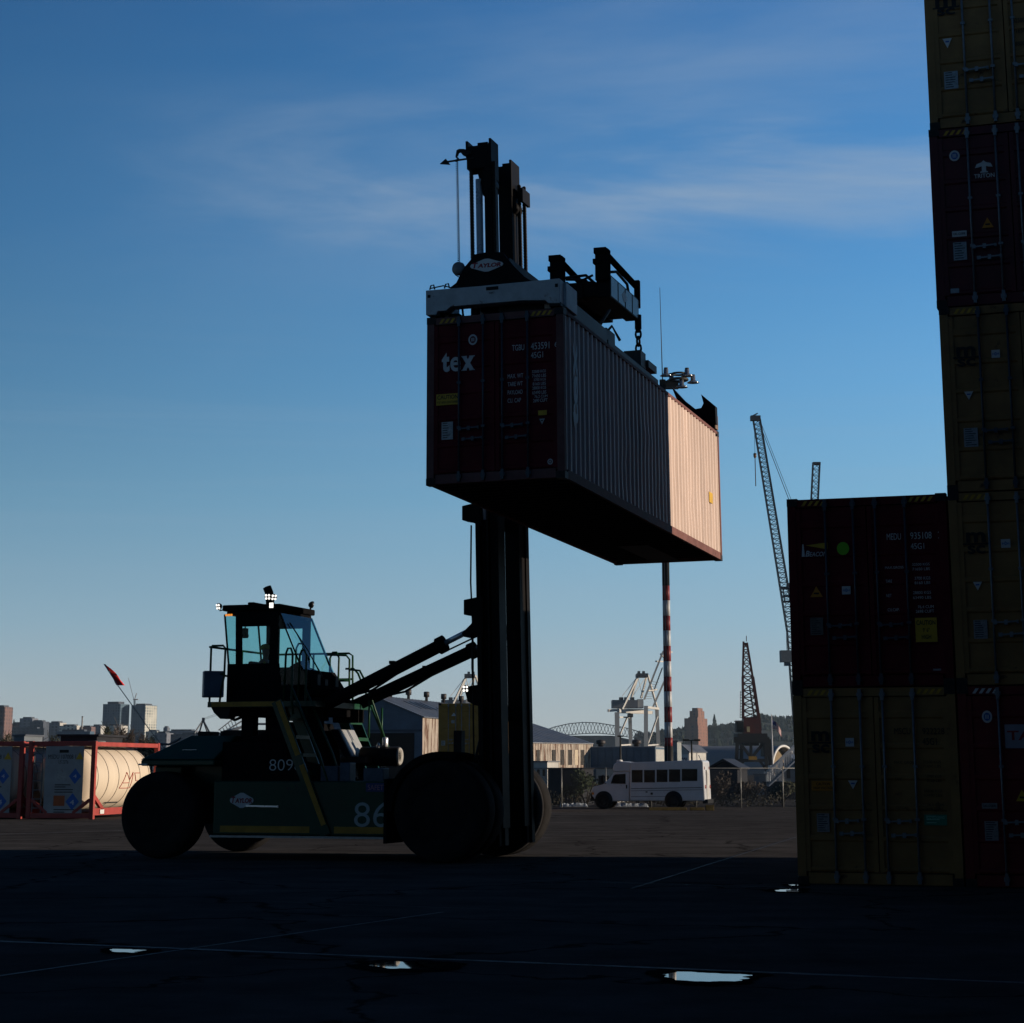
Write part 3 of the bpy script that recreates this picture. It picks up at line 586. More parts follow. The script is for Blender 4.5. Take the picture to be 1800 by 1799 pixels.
# lettering on the bodywork
def diamond(parent, c, wdt, hgt, y, txt, mw=WHITE):
    m = MB(); x, z = c; a, b = wdt / 2, hgt / 2
    m.prism([(x - a, z), (x - a * .93, z + b * .28), (x - a * .12, z + b), (x + a * .12, z + b), (x + a * .93, z + b * .28), (x + a, z), (x + a * .93, z - b * .28), (x + a * .12, z - b), (x - a * .12, z - b), (x - a * .93, z - b * .28)], y + .002, y + .008); m.cur = 1
    put_text(m, txt[0], x - a * .86, x - a * .52, z - b * .36, z + b * .52, y, .05, .18); put_text(m, txt[1:], x - a * .55, x + a * .88, z - b * .36, z + b * .3, y, .05, .18)
    return m.build('emblem', [mw, REDL], parent, fix=False)
diamond(st, (-6.46, 1.10), .50, .28, -1.912, 'TAYLOR')
p = tl(622, 1454, -1.91); q = tl(684, 1411, -1.91)
m = MB(); put_text(m, '86', p.x, q.x - .01, p.z, q.z, -1.906, -.004); m.build('fleet_number', mat('pale_lettering', (.34, .42, .42), .5, var=.2), st, fix=False)
p = tl(473, 1355, -1.63); q = tl(530, 1335, -1.63)
m = MB(); put_text(m, '8098', p.x, q.x, p.z, q.z, -1.626, -.012); m.build('fleet_number', WHITE, hood, fix=False)
m = MB(); p = tl(643, 1392, -1.91); q = tl(684, 1377, -1.91); m.box(p.x, q.x, -1.908, -1.902, p.z, q.z); m.cur = 1; put_text(m, 'SAFETY', p.x + .04, q.x - .04, p.z + .03, q.z - .03, -1.9095); m.build('sticker', [mat('navy_sticker', (.02, .04, .16), .4), mat('pink_lettering', (.4, .2, .25), .5)], st, fix=False)
m = MB(); p = tl(602, 1363, -1.9); BGX = mat('blue_grey_boxes', (.08, .11, .15), .5, var=.4, scale=6)
for a0, a1, z1 in ((-4.98, -4.62, 1.74), (-4.58, -4.38, 1.80), (-4.1, -3.7, 1.70)): m = MB(); m.box(a0, a1, -1.6, -1.3, 1.46, z1); m.build('valve_box', BGX, truck, bevel=.01)
# wheels
def wheel(c, r, wd, dish):
    m = MB(); m.lathe([(0, -wd * .1 * dish), (r * .2, -wd * .12), (r * .24, wd * .05), (r * .5, wd * .12), (r * .56, -wd * .28), (r * .6, -wd * .3)], c, (0, dish, 0)) if False else None
    y = c[1]; s = -1 if dish < 0 else 1
    rim = MB(); rim.lathe([(.001, s * wd * .30), (r * .18, s * wd * .30), (r * .20, s * wd * .18), (r * .42, s * wd * .10), (r * .50, s * wd * .40), (r * .56, s * wd * .44), (r * .57, -s * wd * .4), (.05, -s * wd * .4)], c, (0, 1, 0), 40)
    for k in range(10):
        a = 2 * pi * k / 10; p0 = V(c) + V((cos(a) * r * .30, s * wd * .12, sin(a) * r * .30)); rim.tube(p0, p0 + V((0, s * .06, 0)), .022, 6)
    wo = rim.build('wheel', mat('wheel_rim', (.055, .045, .045), .6, var=.4, scale=6, spec=.2, rust=.1), truck)
    t = MB(); t.lathe([(r * .57, -wd * .44), (r * .62, -wd * .49), (r * .80, -wd * .52), (r * .93, -wd * .50), (r * .985, -wd * .42), (r, -wd * .30), (r * 1.003, 0), (r, wd * .30), (r * .985, wd * .42), (r * .93, wd * .50), (r * .80, wd * .52), (r * .62, wd * .49), (r * .57, wd * .44)], c, (0, 1, 0), 72)
    t.build('tyre', RUB, wo)
for y, s in ((-1.78, -1), (-1.26, -1), (1.26, 1), (1.78, 1)): wheel((-2.4, y, .935), .93, .48, s)
for y, s in ((-1.72, -1), (1.72, 1)): wheel((-8.2, y, .82), .815, .50, s)
for sg in (-1, 1):
    m = MB(); pr = [(cos(R(a)) * .95 - 2.4, sin(R(a)) * .95 + .93) for a in range(72, 181, 9)] + [(cos(R(a)) * 1.07 - 2.4, sin(R(a)) * 1.07 + .93) for a in range(180, 71, -9)]
    m.prism(pr, sg * 2.05, sg * 1.05); m.box(-3.5, -3.44, min(sg * 2.05, sg * 1.2), max(sg * 2.05, sg * 1.2), .34, 1.5); m.build('fender', BLK, truck)
# cab pedestal, platform
m = MB()
for a0, a1 in ((-6.98, -6.72), (-6.36, -6.12)): m.box(a0, a1, -.95, -.7, 2.0, 2.86); m.box(a0, a1, .3, .55, 2.0, 2.86)
m.box(-5.6, -5.35, -.9, -.6, 1.9, 2.86); m.box(-7.2, -5.3, -1.0, .6, 2.70, 2.86); m.build('cab_pedestal', BLK, truck, bevel=.015)
m = MB(); m.box(-7.45, -5.15, -1.5, 1.45, 2.86, 2.965); pf = m.build('platform', GREEN, truck)
m = MB(); m.box(-7.36, -5.86, -1.512, -1.5, 2.868, 2.96); m.build('edge_stripe', YEL, pf)
m = MB(); m.path([(-7.2, -1.3, 2.86), (-7.15, -1.3, 2.7), (-7.0, -1.2, 2.62), (-6.9, -1.0, 2.7)], .03); m.build('hose', BLK_D, truck); m = MB(); m.prism([(-7.42, 2.86), (-7.36, 2.76), (-7.22, 2.64), (-7.05, 2.64), (-7.0, 2.86)], -1.4, -1.1); m.build('junction_box', BLK_D, truck); m = MB(); m.path([(-5.9, -1.2, 2.86), (-6.0, -1.2, 2.7), (-6.15, -1.1, 2.64)], .025); m.build('hose', BLK_D, truck)
# cab
m = MB(); m.prism([(-7.12, 2.97), (-7.3, 3.72), (-6.17, 3.72), (-6.12, 3.3), (-5.95, 2.97)], -1.0, -.97); m.prism([(-7.12, 2.97), (-7.3, 3.72), (-6.25, 3.72), (-5.78, 3.55), (-5.5, 3.25), (-5.62, 2.97)], .57, .6)
m.box(-7.3, -7.2, -1, .6, 2.97, 3.72); m.box(-7.2, -5.7, -.99, .59, 2.966, 3.05)
m.prism([(-5.66, 3.60), (-5.40, 3.22), (-5.44, 3.19), (-5.70, 3.57)], -.97, .6); m.box(-5.66, -5.40, -.95, .59, 3.1, 3.2); m.prism([(-5.64, 2.97), (-5.44, 3.2), (-5.5, 3.2), (-5.7, 2.97)], -.95, .58)
cab = m.build('cab', BLK, truck, bevel=.012)
m = MB(); m.box(-7.42, -6.15, -1.06, .66, 4.76, 4.88); m.box(-7.35, -6.2, -1.0, .6, 4.68, 4.76); m.box(-6.9, -6.75, -1.0, .4, 4.88, 4.93); m.build('roof', BLK, cab, bevel=.03)
m = MB()
for b in (-1.0, .56): m.bar((-7.10 + .05, b + .02, 3.7), (-7.08, b + .02, 4.7), .13, .045, up=(0, 1, 0)); m.bar((-6.30, b + .02, 3.0), (-6.30, b + .02, 4.72), .17, .045, up=(0, 1, 0))
m.bar((-7.28, -.97, 3.7), (-7.40, -.97, 4.7), .03, .03); m.bar((-7.28, .57, 3.7), (-7.40, .57, 4.7), .03, .03); m.box(-7.1, -6.3, -.995, -.965, 4.45, 4.7); m.box(-7.1, -6.3, .56, .59, 4.5, 4.7); m.box(-6.98, -6.9, .56, .59, 3.7, 4.5)
m.bar((-6.2, .57, 4.7), (-5.7, .57, 3.58), .03, .03); m.bar((-6.2, -.98, 4.7), (-5.68, -.98, 3.58), .025, .025); m.box(-6.4, -5.72, .565, .595, 3.3, 3.6); m.build('pillars', BLK, cab)
def pane(nm, *p): MB().quad(*p).build(nm, GLS, cab, fix=False)
pane('windshield', (-6.17, -.97, 4.7), (-6.17, .57, 4.7), (-5.66, .57, 3.59), (-5.66, -.97, 3.59))
pane('side_window', (-6.22, -.985, 4.7), (-6.17, -.985, 4.7), (-5.66, -.985, 3.59), (-5.52, -.985, 3.3), (-6.2, -.985, 3.3))
pane('side_window', (-7.0, -.985, 3.72), (-6.38, -.985, 3.72), (-6.38, -.985, 4.45), (-7.0, -.985, 4.45)); pane('side_window', (-7.29, -.985, 3.72), (-7.13, -.985, 3.72), (-7.13, -.985, 4.7), (-7.4, -.985, 4.7))
pane('side_window', (-7.0, .585, 3.72), (-6.38, .585, 3.72), (-6.38, .585, 4.5), (-7.0, .585, 4.5)); pane('side_window', (-7.29, .585, 3.72), (-7.13, .585, 3.72), (-7.13, .585, 4.7), (-7.4, .585, 4.7)); pane('side_window', (-6.22, .585, 4.7), (-6.17, .585, 4.7), (-5.68, .585, 3.6), (-6.22, .585, 3.6))
pane('rear_window', (-7.29, -.95, 3.72), (-7.29, .55, 3.72), (-7.41, .55, 4.7), (-7.41, -.95, 4.7))
m = MB(); m.path([(-5.52, -.3, 3.42), (-5.80, -.45, 3.98), (-6.06, -.8, 4.52)], .012, 5); m.path([(-5.56, -.15, 3.42), (-5.84, -.35, 3.98), (-6.08, -.72, 4.52)], .010, 5); m.bar((-5.76, -.45, 3.8), (-6.0, -.55, 4.3), .03, .02); m.box(-5.56, -5.44, -.4, -.25, 3.3, 3.42); m.build('wiper', BLK_D, cab)
m = MB(); m.box(-5.52, -5.45, -.75, -.6, 3.28, 3.5); m.box(-5.52, -5.45, .15, .3, 3.28, 3.5); m.build('grille', BLK_D, cab)
m = MB(); m.box(-7.05, -6.6, -.45, .05, 3.05, 3.27); m.box(-7.12, -7.02, -.45, .05, 3.25, 3.8); m.build('seat', BLK_D, cab, bevel=.04)
m = MB(); m.tube((-6.0, -.2, 3.05), (-6.12, -.2, 3.68), .03); m.lathe([(.17, -.012), (.19, 0), (.17, .012)], (-6.14, -.2, 3.72), (-.45, 0, .9), 20); m.box(-6.05, -5.75, -.75, .3, 3.3, 3.55); m.build('steering_console', BLK_D, cab)
m = MB(); m.box(-7.2, -7.12, -.6, -.45, 4.28, 4.45); m.bar((-7.16, -.52, 4.45), (-7.16, -.52, 4.7), .02); m.tube((-7.1, -.52, 4.3), (-7.2, -.52, 4.3), .05); m.build('dome_camera', BLK_D, cab)
# handrails
m = MB()
def rail(mb, pts, r=.022): mb.path(pts, r, 7)
rail(m, [(-7.42, -1.48, 2.96), (-7.42, -1.48, 4.0), (-7.40, -1.48, 4.05), (-7.16, -1.48, 4.05), (-7.11, -1.48, 4.0), (-7.12, -1.48, 3.45), (-7.18, -1.48, 3.2), (-7.2, -1.48, 2.96)])
rail(m, [(-7.46, -1.46, 4.03), (-7.46, 1.42, 4.03), (-5.7, 1.42, 4.03), (-5.62, 1.42, 3.98), (-5.6, 1.42, 2.96)])
rail(m, [(-7.42, -1.48, 3.5), (-7.12, -1.48, 3.5)]); rail(m, [(-7.46, -1.46, 3.5), (-7.46, 1.42, 3.5), (-5.62, 1.42, 3.5)])
for y in (0, 1.42): rail(m, [(-7.46, y, 2.96), (-7.46, y, 4.03)])
rail(m, [(-6.5, 1.42, 2.96), (-6.5, 1.42, 4.03)]); rail(m, [(-6.9, 1.42, 2.96), (-6.9, 1.42, 4.15), (-6.85, 1.42, 4.25), (-6.75, 1.42, 4.25), (-6.7, 1.42, 4.15), (-6.7, 1.42, 2.96)])
m.build('handrail', GREEN_L, truck)
m = MB()
b = .8
rail(m, [(-5.95, b, 3.97), (-5.5, b, 3.95), (-5.43, b, 3.87), (-5.42, b, 2.96)]); rail(m, [(-5.86, b, 2.96), (-5.86, b, 3.9), (-5.8, b, 4.02), (-5.72, b, 4.02), (-5.66, b, 3.9), (-5.68, b, 2.96)]); rail(m, [(-5.86, b, 3.44), (-5.42, b, 3.44)])
rail(m, [(-5.68, b + .4, 3.7), (-5.5, b + .4, 3.7), (-5.4, b + .4, 3.6), (-4.95, b + .4, 2.6), (-4.7, b + .4, 2.1)]); rail(m, [(-5.4, b, 3.66), (-5.2, b, 3.64), (-5.06, b, 3.4), (-4.56, b, 2.1)])
rail(m, [(-4.98, b, 3.2), (-4.98, b, 2.3)]); rail(m, [(-4.86, b + .4, 2.9), (-4.86, b + .4, 2.2)]); m.build('handrail', GREEN_L, truck)
m = MB()
for y in (-1.85, -1.2):
    rail(m, [(-5.66, y, 2.97), (-5.64, y, 3.85), (-5.60, y, 3.95), (-5.54, y, 3.95), (-5.5, y, 3.85), (-5.5, y, 3.0), (-5.46, y, 2.7)]); rail(m, [(-5.5, y, 3.2), (-4.9, y, 1.95), (-4.72, y, 1.45), (-4.8, y, 1.3)])
m.build('handrail', GREEN_L, truck)
# stairs
for y0, y1 in ((-1.93, -1.25), (1.05, 1.75)):
    m = MB()
    for y in (y0, y1): m.bar((-5.78, y, 2.95), (-4.70, y, .47), .04, .20, up=(0, 0, 1))
    stq = m.build('stair', GREEN, truck)
    if y0 < 0:
        m = MB(); m.bar((-5.74, y0 - .024, 2.95), (-5.30, y0 - .024, 1.94), .006, .10); m.bar((-5.22, y0 - .024, 1.76), (-4.74, y0 - .024, .66), .006, .10); m.build('yellow_stripe', YEL, stq)
    for k in range(7):
        a = -5.64 + .145 * k; z = 2.62 - .333 * k; m = MB(); m.box(a - .1, a + .13, y0 + .025, y1 - .025, z - .02, z + .02); m.box(a + .125, a + .135, y0 + .025, y1 - .025, z - .045, z + .022); m.build('tread', GREEN_L, stq)
# boxes and canisters
m = MB(); m.box(-.13, .27, -.12, .12, -.25, .26); m.build('control_box', mat('box_grey_paint', (.12, .15, .19), .45, var=.2), truck, loc=(-7.42, -1.5, 3.3), rot=(0, 0, .6), bevel=.02)
m = MB(); m.prism([(-5.60, 2.46), (-5.40, 2.46), (-5.10, 1.92), (-5.30, 1.92)], .25, 1.05); ck = m.build('cooler_cabinet', GREY, truck, bevel=.02); m = MB(); m.prism([(-5.57, 2.45), (-5.42, 2.45), (-5.13, 1.93), (-5.28, 1.93)], .238, .249); m.build('dark_face', mat('navy_face', (.02, .025, .04), .5), ck)  # thin dark navy sheet laid over the cabinet's near face
m = MB(); m.box(-5.33, -4.8, .2, 1.1, 1.8, 1.91); m.build('bracket', mat('rusty_bracket', (.14, .07, .045), .6, var=.4), truck)
m = MB(); m.tube((-5.1, .75, 1.93), (-4.29, .75, 1.93), .19, 24); ac = m.build('air_cleaner', BLK_D, truck, bevel=.01); m = MB(); m.lathe([(.105, .0), (.115, .02), (.16, .025), (.182, 0)], (-4.29, .75, 1.93), (1, 0, 0), 28); m.build('end_cap', mat('pale_cap', (.34, .33, .30), .5, var=.2), ac)
m = MB(); m.lathe([(.0, 0), (.05, 0), (.06, .03), (.06, .16), (.05, .18), (.0, .19)], (-4.60, .75, 2.12), (0, 0, 1), 16); m.build('canister', CHROME, truck); m = MB(); m.lathe([(.0, 0), (.05, 0), (.02, .09), (.0, .1)], (-4.73, .7, 2.1), (0, 0, 1), 12); m.build('breather', CHROME, truck)
m = MB(); m.path([(-7.02, .5, 2.1), (-7.05, .5, 3.0), (-7.08, .5, 4.9), (-7.13, .5, 5.25), (-7.18, .5, 5.36)], .088, 14); m.build('exhaust_stack', BLK, truck)
m = MB(); m.box(-3.55, -2.1, -.7, .7, 1.4, 1.62); m.build('front_deck', BLK_D, truck); m = MB(); m.box(-2.62, -2.46, -.7, -.5, 1.6, 2.4); m.build('filter_post', BLK_D, truck); m = MB(); m.path([(-2.3, -.6, 1.6), (-2.2, -.6, 1.9), (-2.1, -.6, 2.3), (-1.95, -.6, 2.7)], .03); m.build('hydraulic_hose', BLK_D, truck); m = MB(); m.path([(-2.25, -.5, 1.55), (-2.1, -.5, 2.0), (-1.95, -.5, 2.05)], .025); m.build('hydraulic_hose', BLK_D, truck); m = MB(); m.path([(-2.0, -.7, 2.6), (-2.06, -.7, 2.2), (-1.96, -.7, 1.5)], .028); m.build('hydraulic_hose', BLK_D, truck)
# work lamps
def lamp(c, d, lit=True, br=None, col=None, s=.066, parent=truck):
    c = V(c); d = V(d).normalized(); m = MB(); m.lathe([(.0, -.06), (s * .7, -.05), (s, -.01), (s, .02)], c, d, 14)
    if br: m.path([c - d * .03, c - d * .03 + V((0, 0, -.09)), V(br)], .014, 5)
    o = m.build('work_lamp', BLK_D, parent); m = MB(); u = d.cross(V((0, 0, 1))).normalized(); w_ = u.cross(d)
    if lit:
        for i in (-1, 1):
            for j in (-1, 1): m.lathe([(.0, .004), (s * .36, .004), (s * .36, 0)], c + d * .025 + u * i * s * .46 + w_ * j * s * .46, d, 8)
    else: m.lathe([(0, .004), (s * .9, .002), (s * .9, 0)], c + d * .021, d, 14)
    m.build('lens', (col or LED) if lit else DARKL, o)
lamp((-7.52, -1.0, 4.86), (-.35, -.9, -.25), True, (-7.36, -1.0, 4.80)); lamp((-6.42, -1.06, 5.02), (.1, -1, -.2), True, (-6.42, -1.0, 4.88)); lamp((-6.31, -1.04, 5.01), (.8, -.7, -.2), True, (-6.31, -1.0, 4.88))
lamp((-6.22, .62, 4.98), (1, -.1, -.2), False, (-6.25, .6, 4.86)); lamp((-6.15, .5, 4.98), (1, .2, -.2), False, (-6.2, .5, 4.86)); lamp((-6.25, .5, 4.72), (1, -.2, -.2), False)
m = MB(); m.box(-6.38, -6.30, -1.075, -1.06, 4.80, 4.90); m.build('marker_lamp', LED, truck)
m = MB(); 
for k in range(3): m.box(-7.34 + k * .055, -7.30 + k * .055, -1.07, -1.055, 4.66, 4.70)
m.build('marker_lamp', LEDA, truck)
# whip pole with red flag at the tail
fp = [tl(263, 1283, -.2), tl(207, 1205, -.2), tl(183, 1168, -.2)]
m = MB(); m.path([tl(312, 1345, -.2), fp[0], fp[1], fp[2]], .009, 6); m.path([tl(312, 1345, -.2), (-8.0, -.2, 2.1)], .02, 6); po = m.build('flag_pole', mat('pole_grey', (.25, .26, .27), .4), truck)
m = MB(); vs = []; A_, B_ = tl(183, 1168, -.2), tl(207, 1205, -.2); nf = 9
for i in range(nf + 1):
    t_ = i / nf; c = A_.lerp(B_, t_); wd_ = .02 + .17 * t_ * (1 if t_ < .85 else 1.1)
    for j in range(5):
        s_ = j / 4; vs.append(c + V((wd_ * s_ * .42 + .03 * sin(s_ * 6 + t_ * 5), wd_ * s_ * .95, wd_ * s_ * .25 - .12 * s_ * max(0, t_ - .6))))
m.add(vs, [(i * 5 + j, i * 5 + j + 1, (i + 1) * 5 + j + 1, (i + 1) * 5 + j) for i in range(nf) for j in range(4)], True); m.build('flag', mat('red_flag_cloth', (.75, .035, .03), .8, var=.15), po)
# tilt cylinders
for y, A0, A1, A2 in ((-.9, (-5.35, 2.84), (-2.82, 4.01), (-2.12, 4.33)), (.9, (-5.38, 2.92), (-2.81, 4.0), (-2.1, 4.32))):
    P0, P1, P2 = [V((a, y, z)) for a, z in (A0, A1, A2)]; d = (P1 - P0).normalized()
    m = MB(); m.tube(P0, P1, .125, 20); m.tube(P1 - d * .06, P1 + d * .10, .165, 20); m.tube(P0 - d * .15, P0, .10, 16); m.box(P1.x - 1.05, P1.x - .95, y - .05, y + .05, P1.z - .52 + .18, P1.z - .52 + .24)
    m.path([P0 + d * .5 + V((0, -.14, -.05)), P0 + d * 1.3 + V((0, -.16, -.22)), P1 - d * .5 + V((0, -.15, -.1)), P1 + V((0, -.15, -.05))], .022, 6); tc_ = m.build('tilt_cylinder', BLK, truck)
    m = MB(); m.tube(P1, P2, .055, 16); m.build('rod', CHROME, tc_)
    m = MB(); m.box(-5.75, -5.2, y - .16, y - .10, 2.6, 3.05); m.box(-5.75, -5.2, y + .10, y + .16, 2.6, 3.05); m.build('cylinder_bracket', BLK, truck)
m = MB(); m.path([(-2.75, -1.0, 3.86), (-2.0, -1.0, 4.18)], .016, 6); m.build('tilt_hose', BLK_D, truck)
# ------------------------------------------------------------------ mast (leans back a little)
MO, MR = V((-1.62, 0, .3)), (0, -.021, 0)
def mbuild(m, name, ms, parent=None, **k): return m.build(name, ms, parent or truck, loc=MO if parent is None else None, rot=MR if parent is None else None, **k)
def U(a, b, z): return V((a + 1.62, b, z - .3))
def ubox(m, a0, a1, b0, b1, z0, z1): m.box(a0 + 1.62, a1 + 1.62, b0, b1, z0 - .3, z1 - .3)
for b0, b1, a0 in ((-1.05, -.6, -1.955), (.66, 1.05, -1.92)):
    m = MB(); bm_ = (b0 + b1) / 2
    ubox(m, a0, -1.86, b0, b1, .28, 6.62); ubox(m, -1.86, -1.72, bm_ + .05, bm_ + .12, .28, 6.62); ubox(m, -1.73, -1.69, b0, b1, .28, 6.62); ubox(m, -1.62, -1.585, b0 + .05, b1, .28, 6.62); ubox(m, -1.585, -1.535, bm_, b1, .28, 6.6); ubox(m, -1.69, -1.62, bm_ - .05, bm_ + .02, .28, 6.62)
    mbuild(m, 'outer_upright', BLK_M, bevel=.006)
for b0, b1, a0, a1 in ((-1.0, -.58, -1.665, -1.51), (.5, 1.0, -1.86, -1.57)):
    m = MB(); ubox(m, a0, a1 - .03, b0, b1 - .1, .6, 13.5); ubox(m, a1 - .03, a1, b0, b1, .6, 13.6); mbuild(m, 'inner_upright', BLK_M, bevel=.005)
    m = MB(); h0, h1 = (-2.03, -1.50) if b0 < 0 else (-2.0, -1.56)
    ubox(m, h0, h1 - .04, b0, b1, 13.5, 13.98); ubox(m, h1 - .05, h1, b0 - .02, b1 + .04, 13.3, 14.1); ubox(m, h0 - .02, h0 + .03, b0, b1, 13.75, 14.1)
    m.prism([(h0 + .08 + 1.62, 13.2), (h0 + .2 + 1.62, 13.2), (h0 + .42 + 1.62, 13.5 - .3), (h0 + 1.62, 13.5 - .3)], b0 + .05, b1 - .05); ubox(m, h0 + .2, h0 + .42, b0 + .1, b1 - .1, 13.98, 14.07)
    m.prism([(h0 + .30 + 1.62, 12.95 - .3), (h0 + .40 + 1.62, 12.85 - .3), (h0 + .48 + 1.62, 13.2), (h0 + .18 + 1.62, 13.2)], b0 + .1, b1 - .1); mbuild(m, 'mast_head', BLK_M, bevel=.01)
    if b0 < 0: m = MB(); m.tube(U(-1.82, -.86, .8), U(-1.82, -.86, 13.3), .072, 20); m.cur = 1; m.tube(U(-1.82, -.86, .5), U(-1.82, -.86, 6.4), .10, 20); mbuild(m, 'lift_cylinder', [CHROME, BLK])
for a, b in ((-1.95, -.95), (-1.475, -.93), (-1.50, .80), (-1.44, .95)):          # leaf chains
    m = MB(); z = 10.4
    while z < 13.6:
        ubox(m, a - .035, a + .035, b - .03, b + .03, z, z + .048); ubox(m, a - .025, a + .025, b - .02, b + .02, z + .048, z + .062); z += .062
    ubox(m, a - .03, a + .03, b - .03, b + .03, 9.0, 10.4); mbuild(m, 'lift_chain', mat('oily_chain', (.022, .017, .012), .6, .2, var=.3, scale=20))
m = MB(); ubox(m, -1.42, -1.36, .6, 1.1, 13.2, 13.5); m.tube(U(-1.62, .55, 13.1), U(-1.62, .95, 13.1), .14, 16); m.tube(U(-1.62, -.95, 13.2), U(-1.62, -.6, 13.2), .14, 16); mbuild(m, 'chain_sheave', BLK_M)
m = MB()
for z in (.45, 2.6, 6.35): ubox(m, -1.98, -1.90, -.7, .75, z, z + .3)
ubox(m, -1.99, -1.9, -.6, .6, 13.6, 13.9); mbuild(m, 'crossmember', BLK_M)
m = MB(); P = lambda l, ox, oy, s_, b: [(q.x, q.z) for q in (tl(ox + x / s_, oy + y / s_, b) for x, y in l)]
m.prism(P([(813, 890), (830, 886), (845, 884), (848, 926), (826, 917), (813, 915)], 0, 0, 1, -1), -1.04, -.7); m.build('mast_bracket', BLK_M, truck, bevel=.012); m = MB()
m.prism(P([(816, 1055), (840, 1050), (850, 1048), (850, 1120), (840, 1115), (834, 1113), (826, 1122), (816, 1120), (812, 1113), (820, 1106), (829, 1097), (833, 1087), (830, 1083), (816, 1081)], 0, 0, 1, -1), -1.04, -.75); m.build('mast_bracket', BLK_M, truck, bevel=.012); m = MB()
m.prism(P([(660, 500), (700, 490), (780, 480), (800, 640), (720, 625), (670, 600), (655, 540)], 650, 1080, 3.91, -1), -1.0, -.7); m.build('lamp_bracket', BLK_M, truck, bevel=.012); m = MB()
m.box(-2.3, -2.1, .75, 1.04, 4.2, 4.5); m.build('mast_bracket', BLK_M, truck, bevel=.012)
q = tl(820, 1211, -1.05); lamp((q.x, -1.08, q.z), (-.15, -1, -.1), True, (q.x + .03, -1.0, q.z - .15), s=.07)
m = MB(); m.path([U(-2.06, -1.0, .9), U(-2.07, -1.0, 2.5), U(-2.05, -1.0, 4.3), U(-2.08, -1.0, 5.2), U(-2.05, -1.0, 6.3)], .018, 6); m.path([U(-2.09, -.9, 3.0), U(-2.1, -.95, 3.6), U(-2.06, -1, 4.4)], .014, 6); mbuild(m, 'mast_hose', BLK_D)
# boom tip fittings: height arrow, hose bracket, coiled cable, reel
m = MB(); A_ = tl(785, 285, -1); B_ = tl(832, 278, -1); m.bar(A_, B_, .035, .03); m.prism(P([(225, 288), (268, 250), (282, 270), (300, 293)], 720, 220, 4.19, -1), -1.02, -.98); m.build('pointer', BLK_D, truck)
m = MB(); m.prism(P([(350, 190), (370, 180), (405, 180), (455, 200), (455, 215), (415, 232), (395, 225), (375, 200), (360, 205), (352, 230), (345, 225)], 720, 220, 4.19, -1), -1.04, -.96); m.path([tl(803, 270, -1), tl(802, 276, -1), tl(806, 280, -1)], .02); m.build('cable_bracket', BLK_D, truck)
m = MB(); A_ = tl(803, 279, -1); B_ = tl(806.5, 461, -1); m.path([A_.lerp(B_, k / 330) + V((cos(k * .9), sin(k * .9), 0)) * .024 for k in range(331)], .0085, 5); m.build('coiled_cable', BLK_D, truck)
m = MB(); q = tl(807, 473, -1.3); m.lathe([(.0, -.07), (.11, -.07), (.135, -.03), (.135, .05), (.12, .08), (0, .08)], q, (-.5, -1, 0), 22); m.bar(q + V((.02, .05, -.14)), q + V((.22, .05, .02)), .03, .03); m.bar(q + V((-.1, .05, -.1)), q + V((.05, .05, -.2)), .02, .02); m.build('cable_reel', mat('reel_grey', (.16, .18, .19), .5, var=.2), truck)
# carriage and lifting frame
m = MB(); pl_ = P([(300, 1198), (345, 1165), (375, 1105), (405, 1050), (460, 985), (480, 955), (570, 938), (680, 938), (700, 955), (770, 1040), (850, 1120), (900, 1150)], 720, 220, 4.19, -1.35)
x_l, x_r = pl_[0][0], pl_[-1][0]; m.prism(pl_ + [(x_r, 10.62), (x_l + .25, 10.62), (x_l, 10.8)], -1.38, -1.30); m.prism(pl_[5:9] + [(x_r - .3, 10.7), (x_l + .5, 10.7)], .9, 1.3); m.box(-2.15, -1.3, -1.3, 1.2, 10.7, 11.0); m.box(-1.45, -1.3, -1.3, 1.2, 10.7, 11.5); m.build('carriage', BLK_M, truck, bevel=.012)
A_ = tl(720 + 445 / 4.19, 220 + 1090 / 4.19, -1.39); B_ = tl(720 + 690 / 4.19, 220 + 975 / 4.19, -1.39)
diamond(truck, ((A_.x + B_.x) / 2, (A_.z + B_.z) / 2), B_.x - A_.x, B_.z - A_.z, -1.395, 'TAYLOR')
m = MB(); m.box(-1.3, .12, -1.05, -.75, 10.62, 10.95); m.box(-1.3, .12, .9, 1.2, 10.62, 10.95); m.box(-.55, -.2, -1.0, 1.2, 10.6, 11.0)
m.prism([(-.2, 10.75), (.0, 10.66), (.38, 10.66), (.38, 10.95), (.2, 10.98), (-.2, 10.9)], -1.0, 1.1); m.box(.38, .66, -1.0, 1.22, 10.63, 11.08); lf = m.build('lifting_frame', BLK_M, truck, bevel=.015)
m = MB()
for k in range(4): y0 = -.98 + k * .55; m.box(.66, .668, y0 + .03, y0 + .50, 10.66, 11.04)
m.build('side_plate', mat('scuffed_steel', (.07, .07, .075), .3, .4, var=.3, scale=4), lf)
m = MB(); y0, z0 = .05, 10.86; m.prism([(y0 - .2, z0), (y0, z0 + .12), (y0 + .2, z0), (y0, z0 - .12)], .668, .672, 'x'); m.build('emblem', mat('worn_white_lettering', (.5, .5, .5), .5, var=.3), lf)
